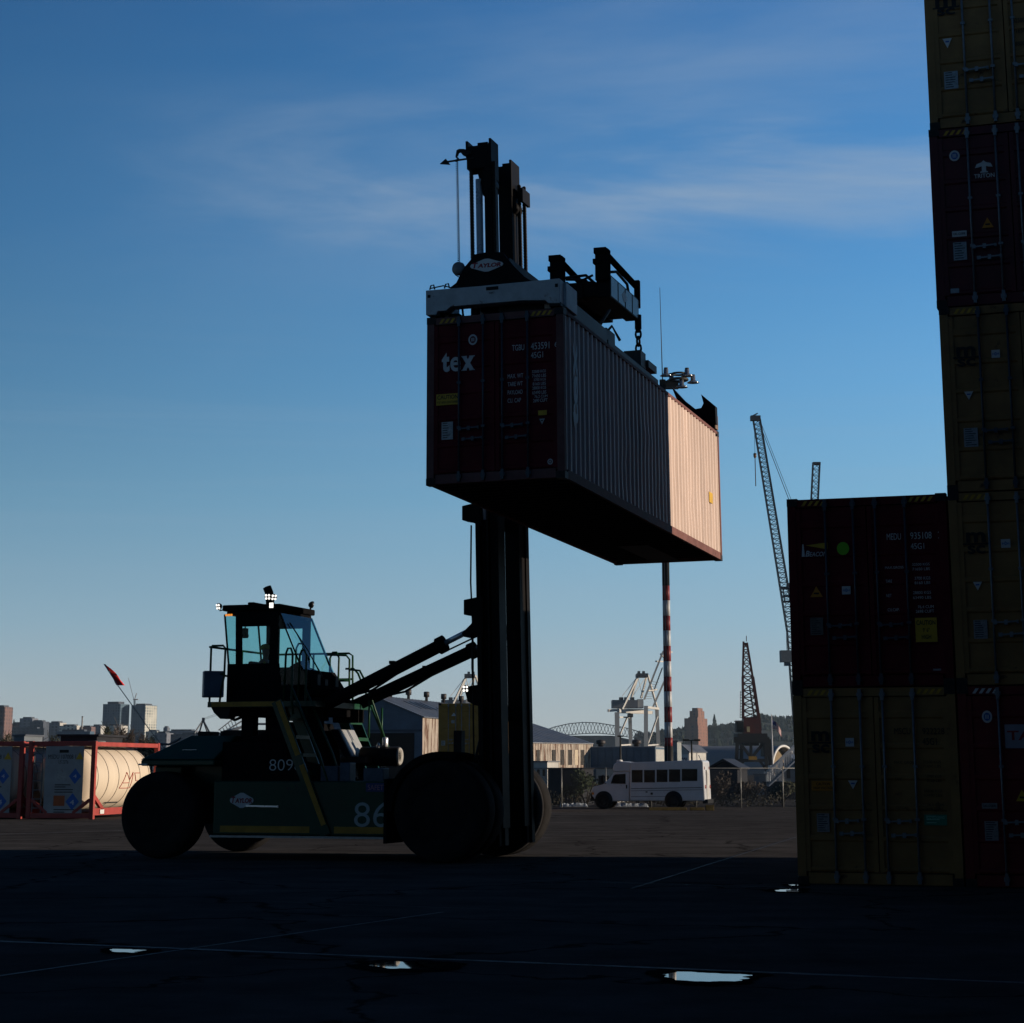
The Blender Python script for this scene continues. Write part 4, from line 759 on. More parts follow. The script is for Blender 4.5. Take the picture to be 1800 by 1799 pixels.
for a, yl, z0 in ((-.40, .55, 11.42), (.52, 1.24, 11.50)):
    m = MB(); m.box(a - .13, a + .13, -1.12, -.9, 10.95, z0 + .08); m.box(a - .15, a + .1, -1.15, -.92, z0 - .02, z0 + .10); m.box(a - .17, a + .02, -1.15, -.95, z0 - .22, z0 - .12)
    m.tube((a + .05, -.95, z0), (a + .10, yl, z0 - .16), .065, 14); m.box(a + .05, a + .16, yl - .06, yl + .06, 10.9, z0 - .02); m.build('frame_cylinder', BLK, truck, bevel=.01)
m = MB(); m.path([(-.3, -.9, 11.1), (0, -.4, 11.25), (.2, .2, 11.05), (.45, .3, 10.9)], .03); m.path([(.55, -.9, 11.15), (.6, -.3, 11.3), (.66, .3, 11.18), (.6, .7, 11.0)], .03); m.path([(-.25, -.95, 11.05), (.1, -.95, 11.02), (.3, -.95, 11.1)], .025); m.build('frame_hoses', BLK_D, truck)
SPZ = 9.175
for a, b in ((.64, 1.22), (-.3, 1.0), (-.3, -.9)):
    m = MB(); z = 10.60; k = 0
    m.tube((a, b, 10.45), (a, b, 10.75), .07, 10); m.box(a - .05, a + .05, b - .03, b + .03, 10.38, 10.5)
    while z > 9.75:
        pts = [V((.055 * cos(t) * 1, 0, .10 * sin(t))) for t in [2 * pi * i / 12 for i in range(13)]]; rr = k % 2
        m.path([V((a, b, z - .1)) + (V((p.x, 0, p.z)) if rr else V((p.x * .25, p.x, p.z))) for p in pts], .024, 6); z -= .15; k += 1
    m.lathe([(0, .22), (.06, .2), (.12, .05), (.13, -.12), (.06, -.22), (0, -.24)], (a, b, 9.62), (0, 0, 1), 12); m.build('hoist_chain', BLK_D, truck)
# spreader, hanging on the chains
m = MB(); m.box(-.42, -.12, -5.6, 5.8, .14, .46); m.box(.12, .42, -5.6, 5.8, .14, .46); m.box(-.5, .6, -1.3, -.7, .1, .5); m.box(-.5, .6, .9, 1.4, .1, .5)
sp = m.build('spreader', BLK_M, truck, loc=(0, 0, SPZ), rot=(-.0155, -.0101, 0), bevel=.01)
def spl(x, y, b):
    q = tl(x, y, b); return q.x, q.z - SPZ + .0155 * b - .0101 * q.x
m = MB(); poly = [spl(720 + x / 4.19, 220 + y / 4.19, -6.12) for x, y in [(120, 1218), (500, 1187), (1005, 1138), (1105, 1128), (1105, 1312), (1020, 1312), (1000, 1290), (830, 1292), (300, 1337), (270, 1367), (205, 1372), (195, 1397), (120, 1400)]]
m.prism(poly, -6.12, -5.86); m.box(.82, 1.21, -5.86, -5.2, .03, .46); m.box(-1.21, -.9, -5.86, -5.3, .03, .46); eb = m.build('end_beam', SPW, sp, bevel=.008)
m = MB(); p0 = spl(720 + 565 / 4.19, 220 + 1218 / 4.19, -6.12); p1_ = spl(720 + 655 / 4.19, 220 + 1186 / 4.19, -6.12); m.box(p0[0], p1_[0], -6.128, -6.121, p0[1], p1_[1]); m.build('slot', BLK_D, eb); m = MB(); p0 = spl(752, 520, -6.12); m.box(p0[0], p0[0] + .05, -6.128, -6.121, p0[1] - .04, p0[1] + .01); m.build('slot', BLK_D, eb); m = MB(); p0 = spl(976, 500, -6.12); m.box(p0[0], p0[0] + .05, -6.128, -6.121, p0[1] - .05, p0[1] + .01)
m.build('slot', BLK_D, eb); m = MB(); p0 = spl(720 + 585 / 4.19, 220 + 1245 / 4.19, -6.12); put_text(m, 'XBR7', p0[0], p0[0] + .10, p0[1], p0[1] + .035, -6.124); m.build('lettering', BLACK, eb, fix=False)
m = MB(); m.box(.0, 1.0, -5.84, -5.5, .02, .3); m.box(-.3, .0, -5.84, -5.5, .17, .3); m.box(-.52, -.42, -5.8, -5.6, .0, .3); m.box(-1.18, -.98, -6.1, -5.7, .0, .06); m.box(.98, 1.18, -6.1, -5.7, .0, .06); m.box(-.95, -.72, -5.84, -5.6, .0, .08); m.path([(-.72, -5.7, .3), (-.7, -5.7, .1), (-.68, -5.7, .0)], .02); m.build('twistlocks', BLK_D, sp)
m = MB()
for k in range(2): x0 = -1.2 + .27 * k; m.path([(x0, -6.0, .5), (x0 + .02, -6.0, .57), (x0 + .07, -6.0, .58), (x0 + .09, -6.0, .5)], .014, 5)
m.path([(-1.2, -6.0, .52), (-.95, -6.0, .55), (-.8, -6.0, .5), (-.7, -6.0, .53)], .012, 5); m.build('small_shackles', BLK_D, sp)
m = MB(); m.box(-1.2, 1.2, 5.8, 6.1, .03, .42); poly = [spl(x, y, 5.9) for x, y in [(1184, 682), (1206, 706), (1226, 722), (1236, 720), (1240, 712), (1236, 696), (1261, 717), (1262, 748), (1236, 742), (1196, 712)]]; m.prism(poly, 5.7, 5.9); m.build('end_beam', BLK_M, sp, bevel=.008)
m = MB(); p0 = spl(1256, 738, 6.05); m.box(1.0, 1.21, 5.82, 6.11, .02, .34); m.build('guide_plate', mat('tan_plate', (.20, .13, .08), .5, var=.3), sp)
m = MB(); m.box(.45, .75, -1.6, -1.0, .45, .68); m.box(.6, .95, .2, .6, .3, .62); m.box(.7, 1.0, .62, 1.3, .35, .5); m.path([(.4, -1.4, .5), (.55, -1.2, .9), (.62, -.9, 1.2)], .03); m.path([(.5, -1.5, .4), (.8, -1.4, .75), (.9, -1.2, .5)], .03); m.box(.88, 1.05, -2.6, 1.2, .05, .2); m.box(.95, 1.08, -5.0, -2.8, .05, .34); m.box(.9, 1.02, 1.4, 5.2, .04, .14); m.build('spreader_gear', mat('dull_gear_grey', (.07, .066, .06), .55, .2, var=.4, scale=5), sp, bevel=.01)

# ------------------------------------------------------------------ the driver (seated, looking up at the load)
def skin(name, chains, m, parent=None, loc=None, rot=None, lev=2):
    """chains: list of [(point, radius)...]; first vertex of the first chain is the root; later chains start with an index into all vertices"""
    vs, es, rs = [], [], []
    for ch in chains:
        prev = None
        if isinstance(ch[0], int): prev = ch[0]; ch = ch[1:]
        for p, r in ch:
            vs.append(p); rs.append(r); i = len(vs) - 1
            if prev is not None: es.append((prev, i))
            prev = i
    me = bpy.data.meshes.new(name); me.from_pydata(vs, es, []); me.materials.append(m); o = bpy.data.objects.new(name, me); COL.objects.link(o)
    sk = o.modifiers.new('skin', 'SKIN'); sk.use_smooth_shade = True; ss = o.modifiers.new('sub', 'SUBSURF'); ss.levels = lev; ss.render_levels = lev
    for i, d in enumerate(me.skin_vertices[0].data): d.radius = (rs[i], rs[i]) if not isinstance(rs[i], tuple) else rs[i]; d.use_root = i == 0
    o.parent = parent
    if loc is not None: o.location = loc
    if rot is not None: o.rotation_euler = rot
    return o
SKIN = mat('skin', (.30, .17, .11), .5, var=.1); HIVIS = mat('hi_vis_cloth', (.32, .36, .02), .8, var=.15); DENIM = mat('work_trousers', (.02, .025, .04), .8, var=.2); CAPC = mat('yellow_cap', (.40, .34, .03), .7, var=.1)
pr = thing('person', 'driver seated in the lift truck cab, yellow cap and hi-vis jacket, holding the wheel', 'person', TQ + EV * -6.86 + NV * -.2 + V((0, 0, 3.27)), -YAW)
ch = [[((0, 0, .06), .15), ((0, 0, .25), .135), ((.01, 0, .42), .15), ((.0, 0, .52), .10), ((.0, 0, .575), .055), ((.015, 0, .62), .05)]]
ch.append([5, ((.025, 0, .68), .078), ((.02, 0, .76), .09), ((.015, 0, .83), .06)])
for s in (-1, 1):
    ch.append([3, ((0, s * .17, .49), .062), ((.10, s * .24, .30), .046), ((.30, s * .20, .28), .036), ((.42, s * .15, .33), .028), ((.46, s * .145, .35), .032)])
    b0 = sum(len([x for x in c if not isinstance(x, int)]) for c in ch) - 1
    for j, l in ((-1.5, .06), (-.5, .07), (.5, .072), (1.5, .06)): ch.append([b0, ((.485, s * .145 + j * .018, .365), .0095), ((.50 + l * .2, s * .145 + j * .02, .385), .009), ((.515, s * .145 + j * .02, .355), .008)])
    ch.append([b0, ((.45, s * .145 - s * .035, .37), .010), ((.475, s * .145 - s * .05, .385), .009)])
for s in (-1, 1): ch.append([0, ((.06, s * .09, .02), .10), ((.40, s * .12, .05), .075), ((.46, s * .12, -.02), .065), ((.50, s * .12, -.30), .045), ((.60, s * .12, -.33), .042)])
body = skin('body', ch, SKIN, pr)
m = MB(); m.lathe([(.0, .0), (.03, .01), (.018, .035), (0, .04)], (.09, 0, .735), (1, 0, -.2), 8); m.build('nose', SKIN, body)
m = MB(); m.lathe([(.112, 0), (.112, .03), (.10, .07), (.06, .10), (0, .11)], (.015, 0, .775), (-.1, 0, 1), 18); m.prism([(.08, -.07), (.19, -.05), (.20, 0), (.19, .05), (.08, .07)], .775, .785, 'z'); m.build('cap', CAPC, pr)
skin('jacket', [[((0, 0, .10), .165), ((0, 0, .26), .152), ((.01, 0, .42), .167), ((0, 0, .52), .105)], [2, ((0, -.16, .49), .075), ((.10, -.24, .30), .060), ((.28, -.205, .28), .048)], [2, ((0, .16, .49), .075), ((.10, .24, .30), .060), ((.28, .205, .28), .048)]], HIVIS, pr)
skin('trousers', [[((0, 0, .05), .16), ((.06, -.09, .02), .112), ((.40, -.12, .05), .086), ((.46, -.12, -.02), .076), ((.495, -.12, -.26), .056)], [0, ((.06, .09, .02), .112), ((.40, .12, .05), .086), ((.46, .12, -.02), .076), ((.495, .12, -.26), .056)]], DENIM, pr)
# ------------------------------------------------------------------ the yard beyond the truck
def mpp(Y): return Y / FPX
def frame2(th): return V((cos(th), -sin(th), 0)), V((sin(th), cos(th), 0))
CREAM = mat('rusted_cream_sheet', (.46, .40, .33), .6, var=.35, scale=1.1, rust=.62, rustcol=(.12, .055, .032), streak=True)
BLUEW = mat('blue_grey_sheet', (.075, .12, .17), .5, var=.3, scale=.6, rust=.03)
ROOFM = mat('metal_roof', (.13, .14, .16), .45, .2, var=.35, scale=.4, rust=.1, rustcol=(.07, .06, .06))
DARKIN = mat('dark_interior', (.006, .006, .007), .9)
def shed(label, far, th, half, length, ez, rz, wall, side, ridge_over=.25, name='warehouse'):
    """far: right-hand near corner on the ground; gable faces the camera, long side runs away along v"""
    u, v = frame2(th); t = thing(name, label, 'warehouse', far, -th)
    m = MB(); m.prism([(-2 * half, 0), (0, 0), (0, ez), (-half, rz), (-2 * half, ez)], 0, .15); m.prism([(-2 * half, 0), (0, 0), (0, ez), (-half, rz), (-2 * half, ez)], length - .15, length); m.box(-2 * half, -2 * half + .15, .15, length - .15, 0, ez); m.build('gable_wall', wall, t)
    m = MB(); ys = []; y = 0
    while y < length: ys += [(y, 0), (y + .15, 0), (y + .2, -.05), (y + .35, -.05)]; y += .4
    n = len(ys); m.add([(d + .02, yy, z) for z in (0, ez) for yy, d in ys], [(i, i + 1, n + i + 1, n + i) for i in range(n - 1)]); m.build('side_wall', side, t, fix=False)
    m = MB(); o = ridge_over; sl_ = (rz - ez) / half
    for sgn, x0, x1 in ((1, -half, o), (-1, -half, -2 * half - o)):
        z0, z1 = rz + .06, rz + .06 - sl_ * (half + o); m.add([(x0, -o, z0), (x1, -o, z1), (x1, length + o, z1), (x0, length + o, z0), (x0, -o, z0 + .12), (x1, -o, z1 + .12), (x1, length + o, z1 + .12), (x0, length + o, z0 + .12)], [(0, 1, 2, 3), (4, 5, 6, 7), (0, 1, 5, 4), (1, 2, 6, 5), (2, 3, 7, 6), (3, 0, 4, 7)])
        k = 1.0
        while k < length: m.bar((x0, k, z0 + .13), (x1, k, z1 + .13), .06, .05); k += 1.3
    rf = m.build('roof', ROOFM, t); return t, rf, u, v
# blue shed behind the truck
c = at(742, 1350, 230); far = V((c.x, 230, -.62)); half, ez, rz = 6.0, 7.95, 10.35
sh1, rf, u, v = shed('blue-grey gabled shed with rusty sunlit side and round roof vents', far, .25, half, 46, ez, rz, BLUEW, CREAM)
m = MB(); m.box(-11.2, -.95, -.05, .14, 0, 6.2); m.build('doorway', DARKIN, sh1)
m = MB(); m.box(-12, .0, -.10, -.01, 6.35, 6.6); m.build('trim', mat('dark_trim', (.03, .05, .08), .5), sh1)
for k in range(3):
    m = MB()
    for j in range(4): y = 8 + 9 * k + j * 2.2; x = -3.6 + .0 * j + (k % 2) * 1.4; m.prism([(y, 0), (y + .7, 0), (y + .7, .05), (y, .05)], x - 1.3, x + 1.1, 'x') if False else m.bar((x - 1.1, y, ez + (-x + 1.1) * (rz - ez) / half + .24), (x + 1.1, y, ez + (-x - 1.1) * (rz - ez) / half + .24), .8, .04)
    m.build('skylight', mat('old_skylight', (.03, .032, .04), .4), rf)
VENT = mat('roof_vent_metal', (.06, .055, .055), .5, .4, var=.3)
for k, px in enumerate((690, 721, 752, 782, 812)):
    s = .0
    best = min(range(0, 460), key=lambda i: abs(900 + FPX * (far - u * half + v * (i * .1)).x / ((far + v * (i * .1) - u * half).y * 1.0) - px)); y = best * .1
    m = MB(); m.lathe([(.18, 0), (.18, .5), (.36, .55), (.36, 1.15), (.30, 1.2), (0, 1.22)], (-half, y, rz + .1), (0, 0, 1), 14); m.build('roof_vent', VENT, rf)
# rusty shed, partly behind the mast
u2, v2 = frame2(.67); c = at(1040, 1350, 300); far2 = V((c.x, 300, -.62)) - v2 * 24
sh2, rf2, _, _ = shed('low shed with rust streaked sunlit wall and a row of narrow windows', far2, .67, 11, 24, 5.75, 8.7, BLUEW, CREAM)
N2 = u2
for px0, px1 in ((943, 948.5), (970.5, 976.5), (985.5, 991.5), (998.5, 1005), (1010, 1015.5), (1021, 1026.5)):
    P0 = on_plane(px0, 1345, far2, N2) - far2; P1 = on_plane(px1, 1318.5, far2, N2) - far2; m = MB(); m.box(.02, .06, P0.dot(v2), P1.dot(v2), P0.z, P1.z); w_ = m.build('window', mat('window_void', (.015, .013, .012), .3) if px0 not in (1010,) else mat('boarded_window', (.50, .42, .30), .6), sh2)
# mustard container stacked beyond the truck
BG = 'containers standing beyond the truck'
c = at(770, 1350, 111); P = V((c.x, 111, -.615))
t, dr = container('mustard container hidden low behind the truck, carrying another one', MUST_B, P, CM_SHORT, 6.058, group=BG, detail=False)
t, dr = container('mustard container seen between truck and mast, raised on another container', mat('bright_mustard_paint', (.30, .165, .03), .5, var=.3, scale=1.4, rust=.12), P + V((0, 0, CH_)), CM_SHORT, 6.058, group=BG)
D = Door(t, dr, 640, 1180, 8.18); D.tri((1255, 600, 1325, 645), WHITE, False, BLUES); D.rect((1255, 705, 1300, 750), PLATE); D.rect((1110, 1000, 1165, 1070), PLATE, 'data_plate', lines=4)

# ------------------------------------------------------------------ tank containers on the left
TA = .19; TE, TN = frame2(TA); RED = mat('salmon_red_paint', (.36, .06, .048), .5, var=.25, scale=2, rust=.08); TANK = mat('cream_tank', (.66, .56, .43), .5, var=.15, scale=.8, rust=.10, rustcol=(.36, .18, .06), streak=True); BAND = mat('tank_band', (.16, .13, .10), .5, .3)
TW, TLn, TH = 2.438, 6.058, 2.591
def tank(label, loc):
    t = thing('tank_container', label, 'tank container', loc, -TA, 'tank containers by the yard edge')
    for y in (.08, TLn - .08):
        m = MB(); yy0, yy1 = y - .08, y + .08
        m.box(0, .16, yy0, yy1, 0, TH); m.box(TW - .16, TW, yy0, yy1, 0, TH); m.box(.16, TW - .16, yy0 + .01, yy1 - .01, TH - .16, TH - .01); m.box(.16, TW - .16, yy0 + .01, yy1 - .01, .03, .2)
        for a, b in (((.16, .65), (.75, .2)), ((TW - .16, .65), (TW - .75, .2))): m.bar((a[0], y, a[1]), (b[0], y, b[1]), .10, .13, up=(0, 1, 0))
        m.build('end_frame', RED, t, bevel=.012)
    for x in (.02, TW - .12):
        m = MB(); m.box(x, x + .10, .16, TLn - .16, TH - .17, TH - .03); m.build('top_rail', RED, t)
        m = MB(); m.box(x, x + .10, .16, TLn - .16, .13, .36); m.bar((x + .05, .16, .75), (x + .05, .95, .3), .10, .14); m.bar((x + .05, TLn - .16, .75), (x + .05, TLn - .95, .3), .10, .14); m.build('bottom_rail', RED, t)
    r = 1.08; cz = 1.36
    m = MB(); m.lathe([(.001, .10), (.35, .11), (.70, .17), (.95, .30), (r, .50), (r, TLn - .50), (.95, TLn - .30), (.70, TLn - .17), (.35, TLn - .11), (.001, TLn - .10)], (TW / 2, 0, cz), (0, 1, 0), 56); tk = m.build('tank', TANK, t)
    for y in (.62, 1.55, 2.5, 3.5, 4.5, 5.4): m = MB(); m.lathe([(r, 0), (r + .008, .004), (r + .008, .046), (r, .05)], (TW / 2, y, cz), (0, 1, 0), 56); m.build('band', BAND, tk)
    m = MB(); m.box(.5, TW - .5, .5, TLn - .5, TH - .06, TH - .03); m.lathe([(.3, 0), (.3, .1), (0, .12)], (TW / 2, TLn / 2, TH - .06), (0, 0, 1), 16); m.build('walkway', mat('walkway_grey', (.15, .15, .15), .6), t)
    m = MB()
    for k in range(7): m.box(.22, .52, .02, .05, .35 + k * .3, .38 + k * .3)
    m.box(.2, .23, .02, .05, .2, TH - .2); m.box(.51, .54, .02, .05, .2, TH - .2); m.build('ladder', mat('ladder_grey', (.14, .14, .14), .5), t)
    # placards on the dished end: a flat panel carries them
    m = MB(); m.box(.62, 2.0, .035, .055, .2, 2.42); pn = m.build('end_panel', mat('panel_white', (.34, .34, .33), .55, var=.2, scale=2, rust=.08), t)
    def pq(x0, x1, z0, z1): return MB().box(x0, x1, .026, .034, z0, z1)
    m = MB(); put_text(m, 'MSDU 107008 1', .72, 1.72, 2.0, 2.14, .03); put_text(m, 'US 22T6', 1.1, 1.45, 1.84, 1.95, .03); m.box(1.12, 1.45, .028, .034, 2.2, 2.3); m.build('lettering', BLACK, pn, fix=False)
    m = MB(); m.prism([(1.72, 1.98), (1.99, 1.98), (1.86, 2.22)], .026, .034); m.build('warning_sticker', YELS, pn)
    m = MB(); m.prism([(1.50, 1.42), (1.72, 1.68), (1.94, 1.42), (1.72, 1.16)], .026, .034); m.cur = 1; put_text(m, '4', 1.66, 1.78, 1.36, 1.48, .024); m.build('hazard_placard', [BLUES, WHITE], pn)
    m = MB(); m.prism([(1.42, .58), (1.66, .86), (1.90, .58), (1.66, .30)], .026, .034); m.cur = 1; put_text(m, '4', 1.58, 1.73, .48, .64, .024); m.build('hazard_placard', [BLUES, WHITE], pn)
    pq(.98, 1.38, .44, .78).build('hazard_placard', mat('orange_placard', (.42, .10, .03), .5, var=.2), pn)
    m = MB()
    for z in (.88, .96, .30, .22, 1.05, 1.12): m.box(1.0, 1.55 + rnd.uniform(-.2, .2), .03, .034, z, z + .03)
    m.build('lettering', BLACK, pn); m = MB(); m.box(1.05, 1.42, .03, .034, 1.28, 1.55); m.build('data_plate', PLATE, pn)
    # outline logo on the tank's flank
    m = MB()
    def fl(y, z): a = math.asin(max(-1, min(1, (z - cz) / r))); return V((TW / 2 + (r + .012) * cos(a), y, z))
    for a, b in (((2.7, 1.0), (3.25, 1.55)), ((3.25, 1.55), (3.5, 1.28)), ((3.5, 1.28), (3.85, 1.55)), ((3.85, 1.55), (3.65, 1.0)), ((2.7, 1.0), (3.65, 1.0)), ((2.95, 1.18), (3.5, 1.18)), ((4.0, 1.52), (4.5, 1.52)), ((4.0, 1.52), (4.1, 1.25)), ((4.1, 1.25), (4.45, 1.25)), ((4.45, 1.25), (4.4, 1.0)), ((4.4, 1.0), (3.8, 1.0))):
        m.path([fl(a[0] + (b[0] - a[0]) * k / 5, a[1] + (b[1] - a[1]) * k / 5) for k in range(6)], .012, 5)
    m.build('logo', mat('red_outline', (.40, .04, .03), .5), tk)
    m = MB()
    for k in range(14): y = 2.2 + k * .09; m.bar(fl(y, .50 + .1 * noise.noise(V((k, 0, 3)))), fl(y + .11, .52 + .1 * noise.noise(V((k, 4, 1)))), .05, .03)
    m.build('valve_drip', BLK_D, tk)
    m = MB(); m.box(TW - .0, TW + .006, .6, .95, .17, .31); m.build('sticker', WHITE, t)
TP = at(163, 1441, 68.6); TP.z = .004
tank('cream tank container nearest the truck, right side and red rails lit by the sun', TP - TE * TW)
tank('cream tank container with blue placards, second to the left of the truck', TP - TE * (TW * 2 + .22) + TN * .1)
tank('tank container at the left edge, mostly out of frame', TP - TE * (TW * 3 + .44))

# ------------------------------------------------------------------ the little bus
BA = .25; bu, bv = frame2(BA); BO = V((at(1236, 1350, 116.3).x, 116.3, -.615))
bus = thing('minibus', 'white short minibus parked by the fence, dark windows, rear end catching the sun', 'bus', BO, -BA)
def bl(x, y):
    P = on_plane(1030 + x / 7.826, 1320 + y / 7.826, BO, bv) - BO; return P.dot(bu), P.z
WHP = mat('bus_white', (.52, .53, .55), .4, var=.12, scale=1.5, rust=.04, coat=.2); BGL = mat('bus_window', (.008, .009, .01), .08, spec=.12)
def bpoly(m, pts, y0, y1): m.prism([bl(*p) for p in pts], y0, y1)
m = MB(); bpoly(m, [(600, 690), (600, 160), (1590, 128), (1614, 150), (1640, 660), (1640, 690)], 0, 2.25); m.build('body', WHP, bus, bevel=.07)
m = MB(); bpoly(m, [(590, 700), (130, 690), (75, 620), (72, 530), (110, 492), (225, 462), (335, 360), (380, 292), (600, 280)], .12, 2.13); m.build('cab', WHP, bus, bevel=.06)
m = MB(); bpoly(m, [(620, 160), (620, 285), (380, 292), (362, 262), (378, 190), (420, 152), (480, 146)], .06, 2.19); m.build('roof_cap', WHP, bus, bevel=.07)
for x0, y0, x1, y1 in ((630, 265, 780, 436), (800, 265, 950, 436), (972, 259, 1122, 431), (1142, 256, 1298, 428), (1318, 250, 1532, 416)): m = MB(); bpoly(m, [(x0, y0), (x1, y0), (x1, y1), (x0, y1)], -.012, .01); m.build('window', BGL, bus)
m = MB(); bpoly(m, [(335, 452), (372, 345), (400, 326), (540, 316), (540, 456)], .105, .125); m.build('window', BGL, bus)
m = MB(); a = bl(325, 378); b = bl(252, 452); m.add([(a[0] - .02, .2, a[1]), (a[0] - .02, 2.05, a[1]), (b[0] - .02, 2.05, b[1]), (b[0] - .02, .2, b[1])], [(0, 1, 2, 3)]); m.build('windscreen', BGL, bus)
for x in (240, 1205):
    c = bl(x, 690); m = MB(); m.lathe([(.41, -.02), (.47, -.02), (.47, .1)], (c[0], 0, c[1]), (0, 1, 0), 24) if False else m.lathe([(0, -.015), (.52, -.015), (.52, .02)], (c[0], .1 if x < 500 else 0, c[1] + .04), (0, 1, 0), 28); m.build('wheel_arch', BLK_D, bus)
    for y in (.05, 1.95):
        m = MB(); m.lathe([(0, -.04), (.20, -.05), (.22, -.02), (.25, -.08), (.36, -.09), (.405, -.03), (.41, .15), (.36, .2), (0, .2)], (c[0], y, .41), (0, 1, 0), 26); m.build('wheel', RUB, bus)
m = MB(); bpoly(m, [(620, 516), (1600, 500), (1600, 512), (620, 528)], -.018, 0); bpoly(m, [(620, 548), (1610, 532), (1610, 540), (620, 556)], -.014, 0); bpoly(m, [(620, 628), (1090, 625), (1090, 632), (620, 635)], -.012, 0); m.build('rub_rail', mat('grey_rail', (.14, .14, .15), .5), bus)
m = MB(); bpoly(m, [(60, 690), (58, 600), (140, 560), (150, 690)], .15, 2.1); m.build('front_bumper', BLK_D, bus, bevel=.03)
m = MB(); bpoly(m, [(75, 575), (105, 570), (105, 605), (75, 605)], .10, .13); m.build('indicator', ORNG, bus); m = MB(); bpoly(m, [(545, 470), (562, 470), (562, 520), (545, 520)], .09, .13); m.build('door_handle', BLK_D, bus)
m = MB(); bpoly(m, [(215, 345), (250, 330), (252, 440), (215, 440)], -.2, -.12); m.path([(bl(232, 440)[0], -.15, bl(232, 440)[1]), (bl(270, 450)[0], .12, bl(270, 450)[1])], .02, 5); m.build('mirror', BLK_D, bus)
m = MB(); bpoly(m, [(890, 575), (920, 575), (920, 605), (890, 605)], -.02, .0); bpoly(m, [(820, 560), (848, 560), (848, 575), (820, 575)], -.02, 0); m.build('fuel_flap', BLK_D, bus)
xr = bl(1640, 690)[0]
m = MB(); m.box(xr + .005, xr + .02, .7, 1.5, .45, 2.2); m.box(xr + .02, xr + .03, .85, 1.35, 1.35, 2.05); m.build('rear_door', mat('bus_rear_white', (.5, .49, .47), .45, var=.3, scale=5, rust=.1), bus)
for y in (.25, 1.95): m = MB(); m.lathe([(0, .03), (.10, .02), (.11, 0)], (xr + .0, y, 1.25), (1, 0, 0), 14); m.build('tail_lamp', mat('tail_red', (.4, .03, .02), .2), bus); m = MB(); m.lathe([(0, .03), (.08, .02), (.09, 0)], (xr - .05, y, 2.3), (1, 0, 0), 12); m.build('warning_lamp', mat('dark_red_lens', (.2, .02, .02), .2), bus)
m = MB(); m.box(xr - .15, xr + .15, .05, 2.2, .32, .55); m.build('rear_bumper', BLK_D, bus)
m = MB(); m.lathe([(0, .12), (.15, .1), (.2, 0)], (bl(440, 150)[0], .5, bl(440, 150)[1]), (0, 0, 1), 12); m.build('beacon', WHITE, bus); m = MB(); m.path([(xr - .25, .4, bl(1590, 130)[1]), (xr - .38, .4, bl(1590, 130)[1] + .28)], .03); m.build('aerial', WHITE, bus)
for k, (x0, x1) in enumerate(((1140, 1205), (1212, 1236), (1239, 1253))):
    P = gp((x0 + x1) / 2, 113.6 if k < 2 else 113.0); m = MB(); L_ = (x1 - x0) * mpp(113); m.prism([(-.14, 0), (.14, 0), (.10, .17 if k < 2 else .3), (-.10, .17 if k < 2 else .3)], -L_ / 2, L_ / 2, 'x')
    o = m.build('wheel_stop', mat('worn_yellow_kerb', (.10, .07, .02), .8, var=.5, scale=5), loc=P, bevel=.02); tag(o, ['long worn yellow wheel stop under the bus tail', 'short worn yellow wheel stop behind the rear bus wheel', 'taller yellow block at the bus rear corner'][k], 'wheel stop', 'wheel stops beside the bus')

# ------------------------------------------------------------------ fence and what stands behind it
FY = 121.5; fence = thing('chain_link_fence', 'chain-link fence with thin pale posts running behind the minibus', 'fence', V((0, FY, -.62)))
POSTM = mat('fence_post', (.22, .22, .21), .5, .5); fx = [(p - 900) * mpp(FY) for p in (905, 985, 1061, 1138, 1215, 1292, 1364, 1440)]
for x in fx: m = MB(); m.tube((x, 0, 0), (x, 0, 2.35), .035, 8); m.build('post', POSTM, fence)
m = MB(); m.tube((fx[0], 0, 2.3), (fx[-1], 0, 2.3), .022, 6); m.build('top_rail', POSTM, fence)
fm = bpy.data.materials.new('chain_link'); fm.use_nodes = True; fn = fm.node_tree; b = fn.nodes['Principled BSDF']; b.inputs['Base Color'].default_value = (.10, .10, .10, 1); b.inputs['Metallic'].default_value = .5
tc = _n(fn, 'ShaderNodeTexCoord'); prev = None
for rz_ in (R(45), R(-45)):
    mp = _n(fn, 'ShaderNodeMapping'); mp.inputs['Rotation'].default_value = (0, rz_, 0); fn.links.new(tc.outputs['Object'], mp.inputs[0]); wv = _n(fn, 'ShaderNodeTexWave', bands_direction='X'); wv.inputs['Scale'].default_value = 5; fn.links.new(mp.outputs[0], wv.inputs[0])
    gt = _n(fn, 'ShaderNodeMath', operation='GREATER_THAN'); gt.inputs[1].default_value = .93; fn.links.new(wv.outputs['Fac'], gt.inputs[0])
    if prev is None: prev = gt.outputs[0]
    else: mx = _n(fn, 'ShaderNodeMath', operation='MAXIMUM'); fn.links.new(prev, mx.inputs[0]); fn.links.new(gt.outputs[0], mx.inputs[1]); fn.links.new(mx.outputs[0], b.inputs['Alpha'])
m = MB(); m.quad((fx[0], .04, .03), (fx[-1], .04, .03), (fx[-1], .04, 2.3), (fx[0], .04, 2.3)); m.build('wire_mesh', fm, fence)
def leafmat(name, col): return mat(name, col, .7, var=.5, scale=1.5, spec=.2)
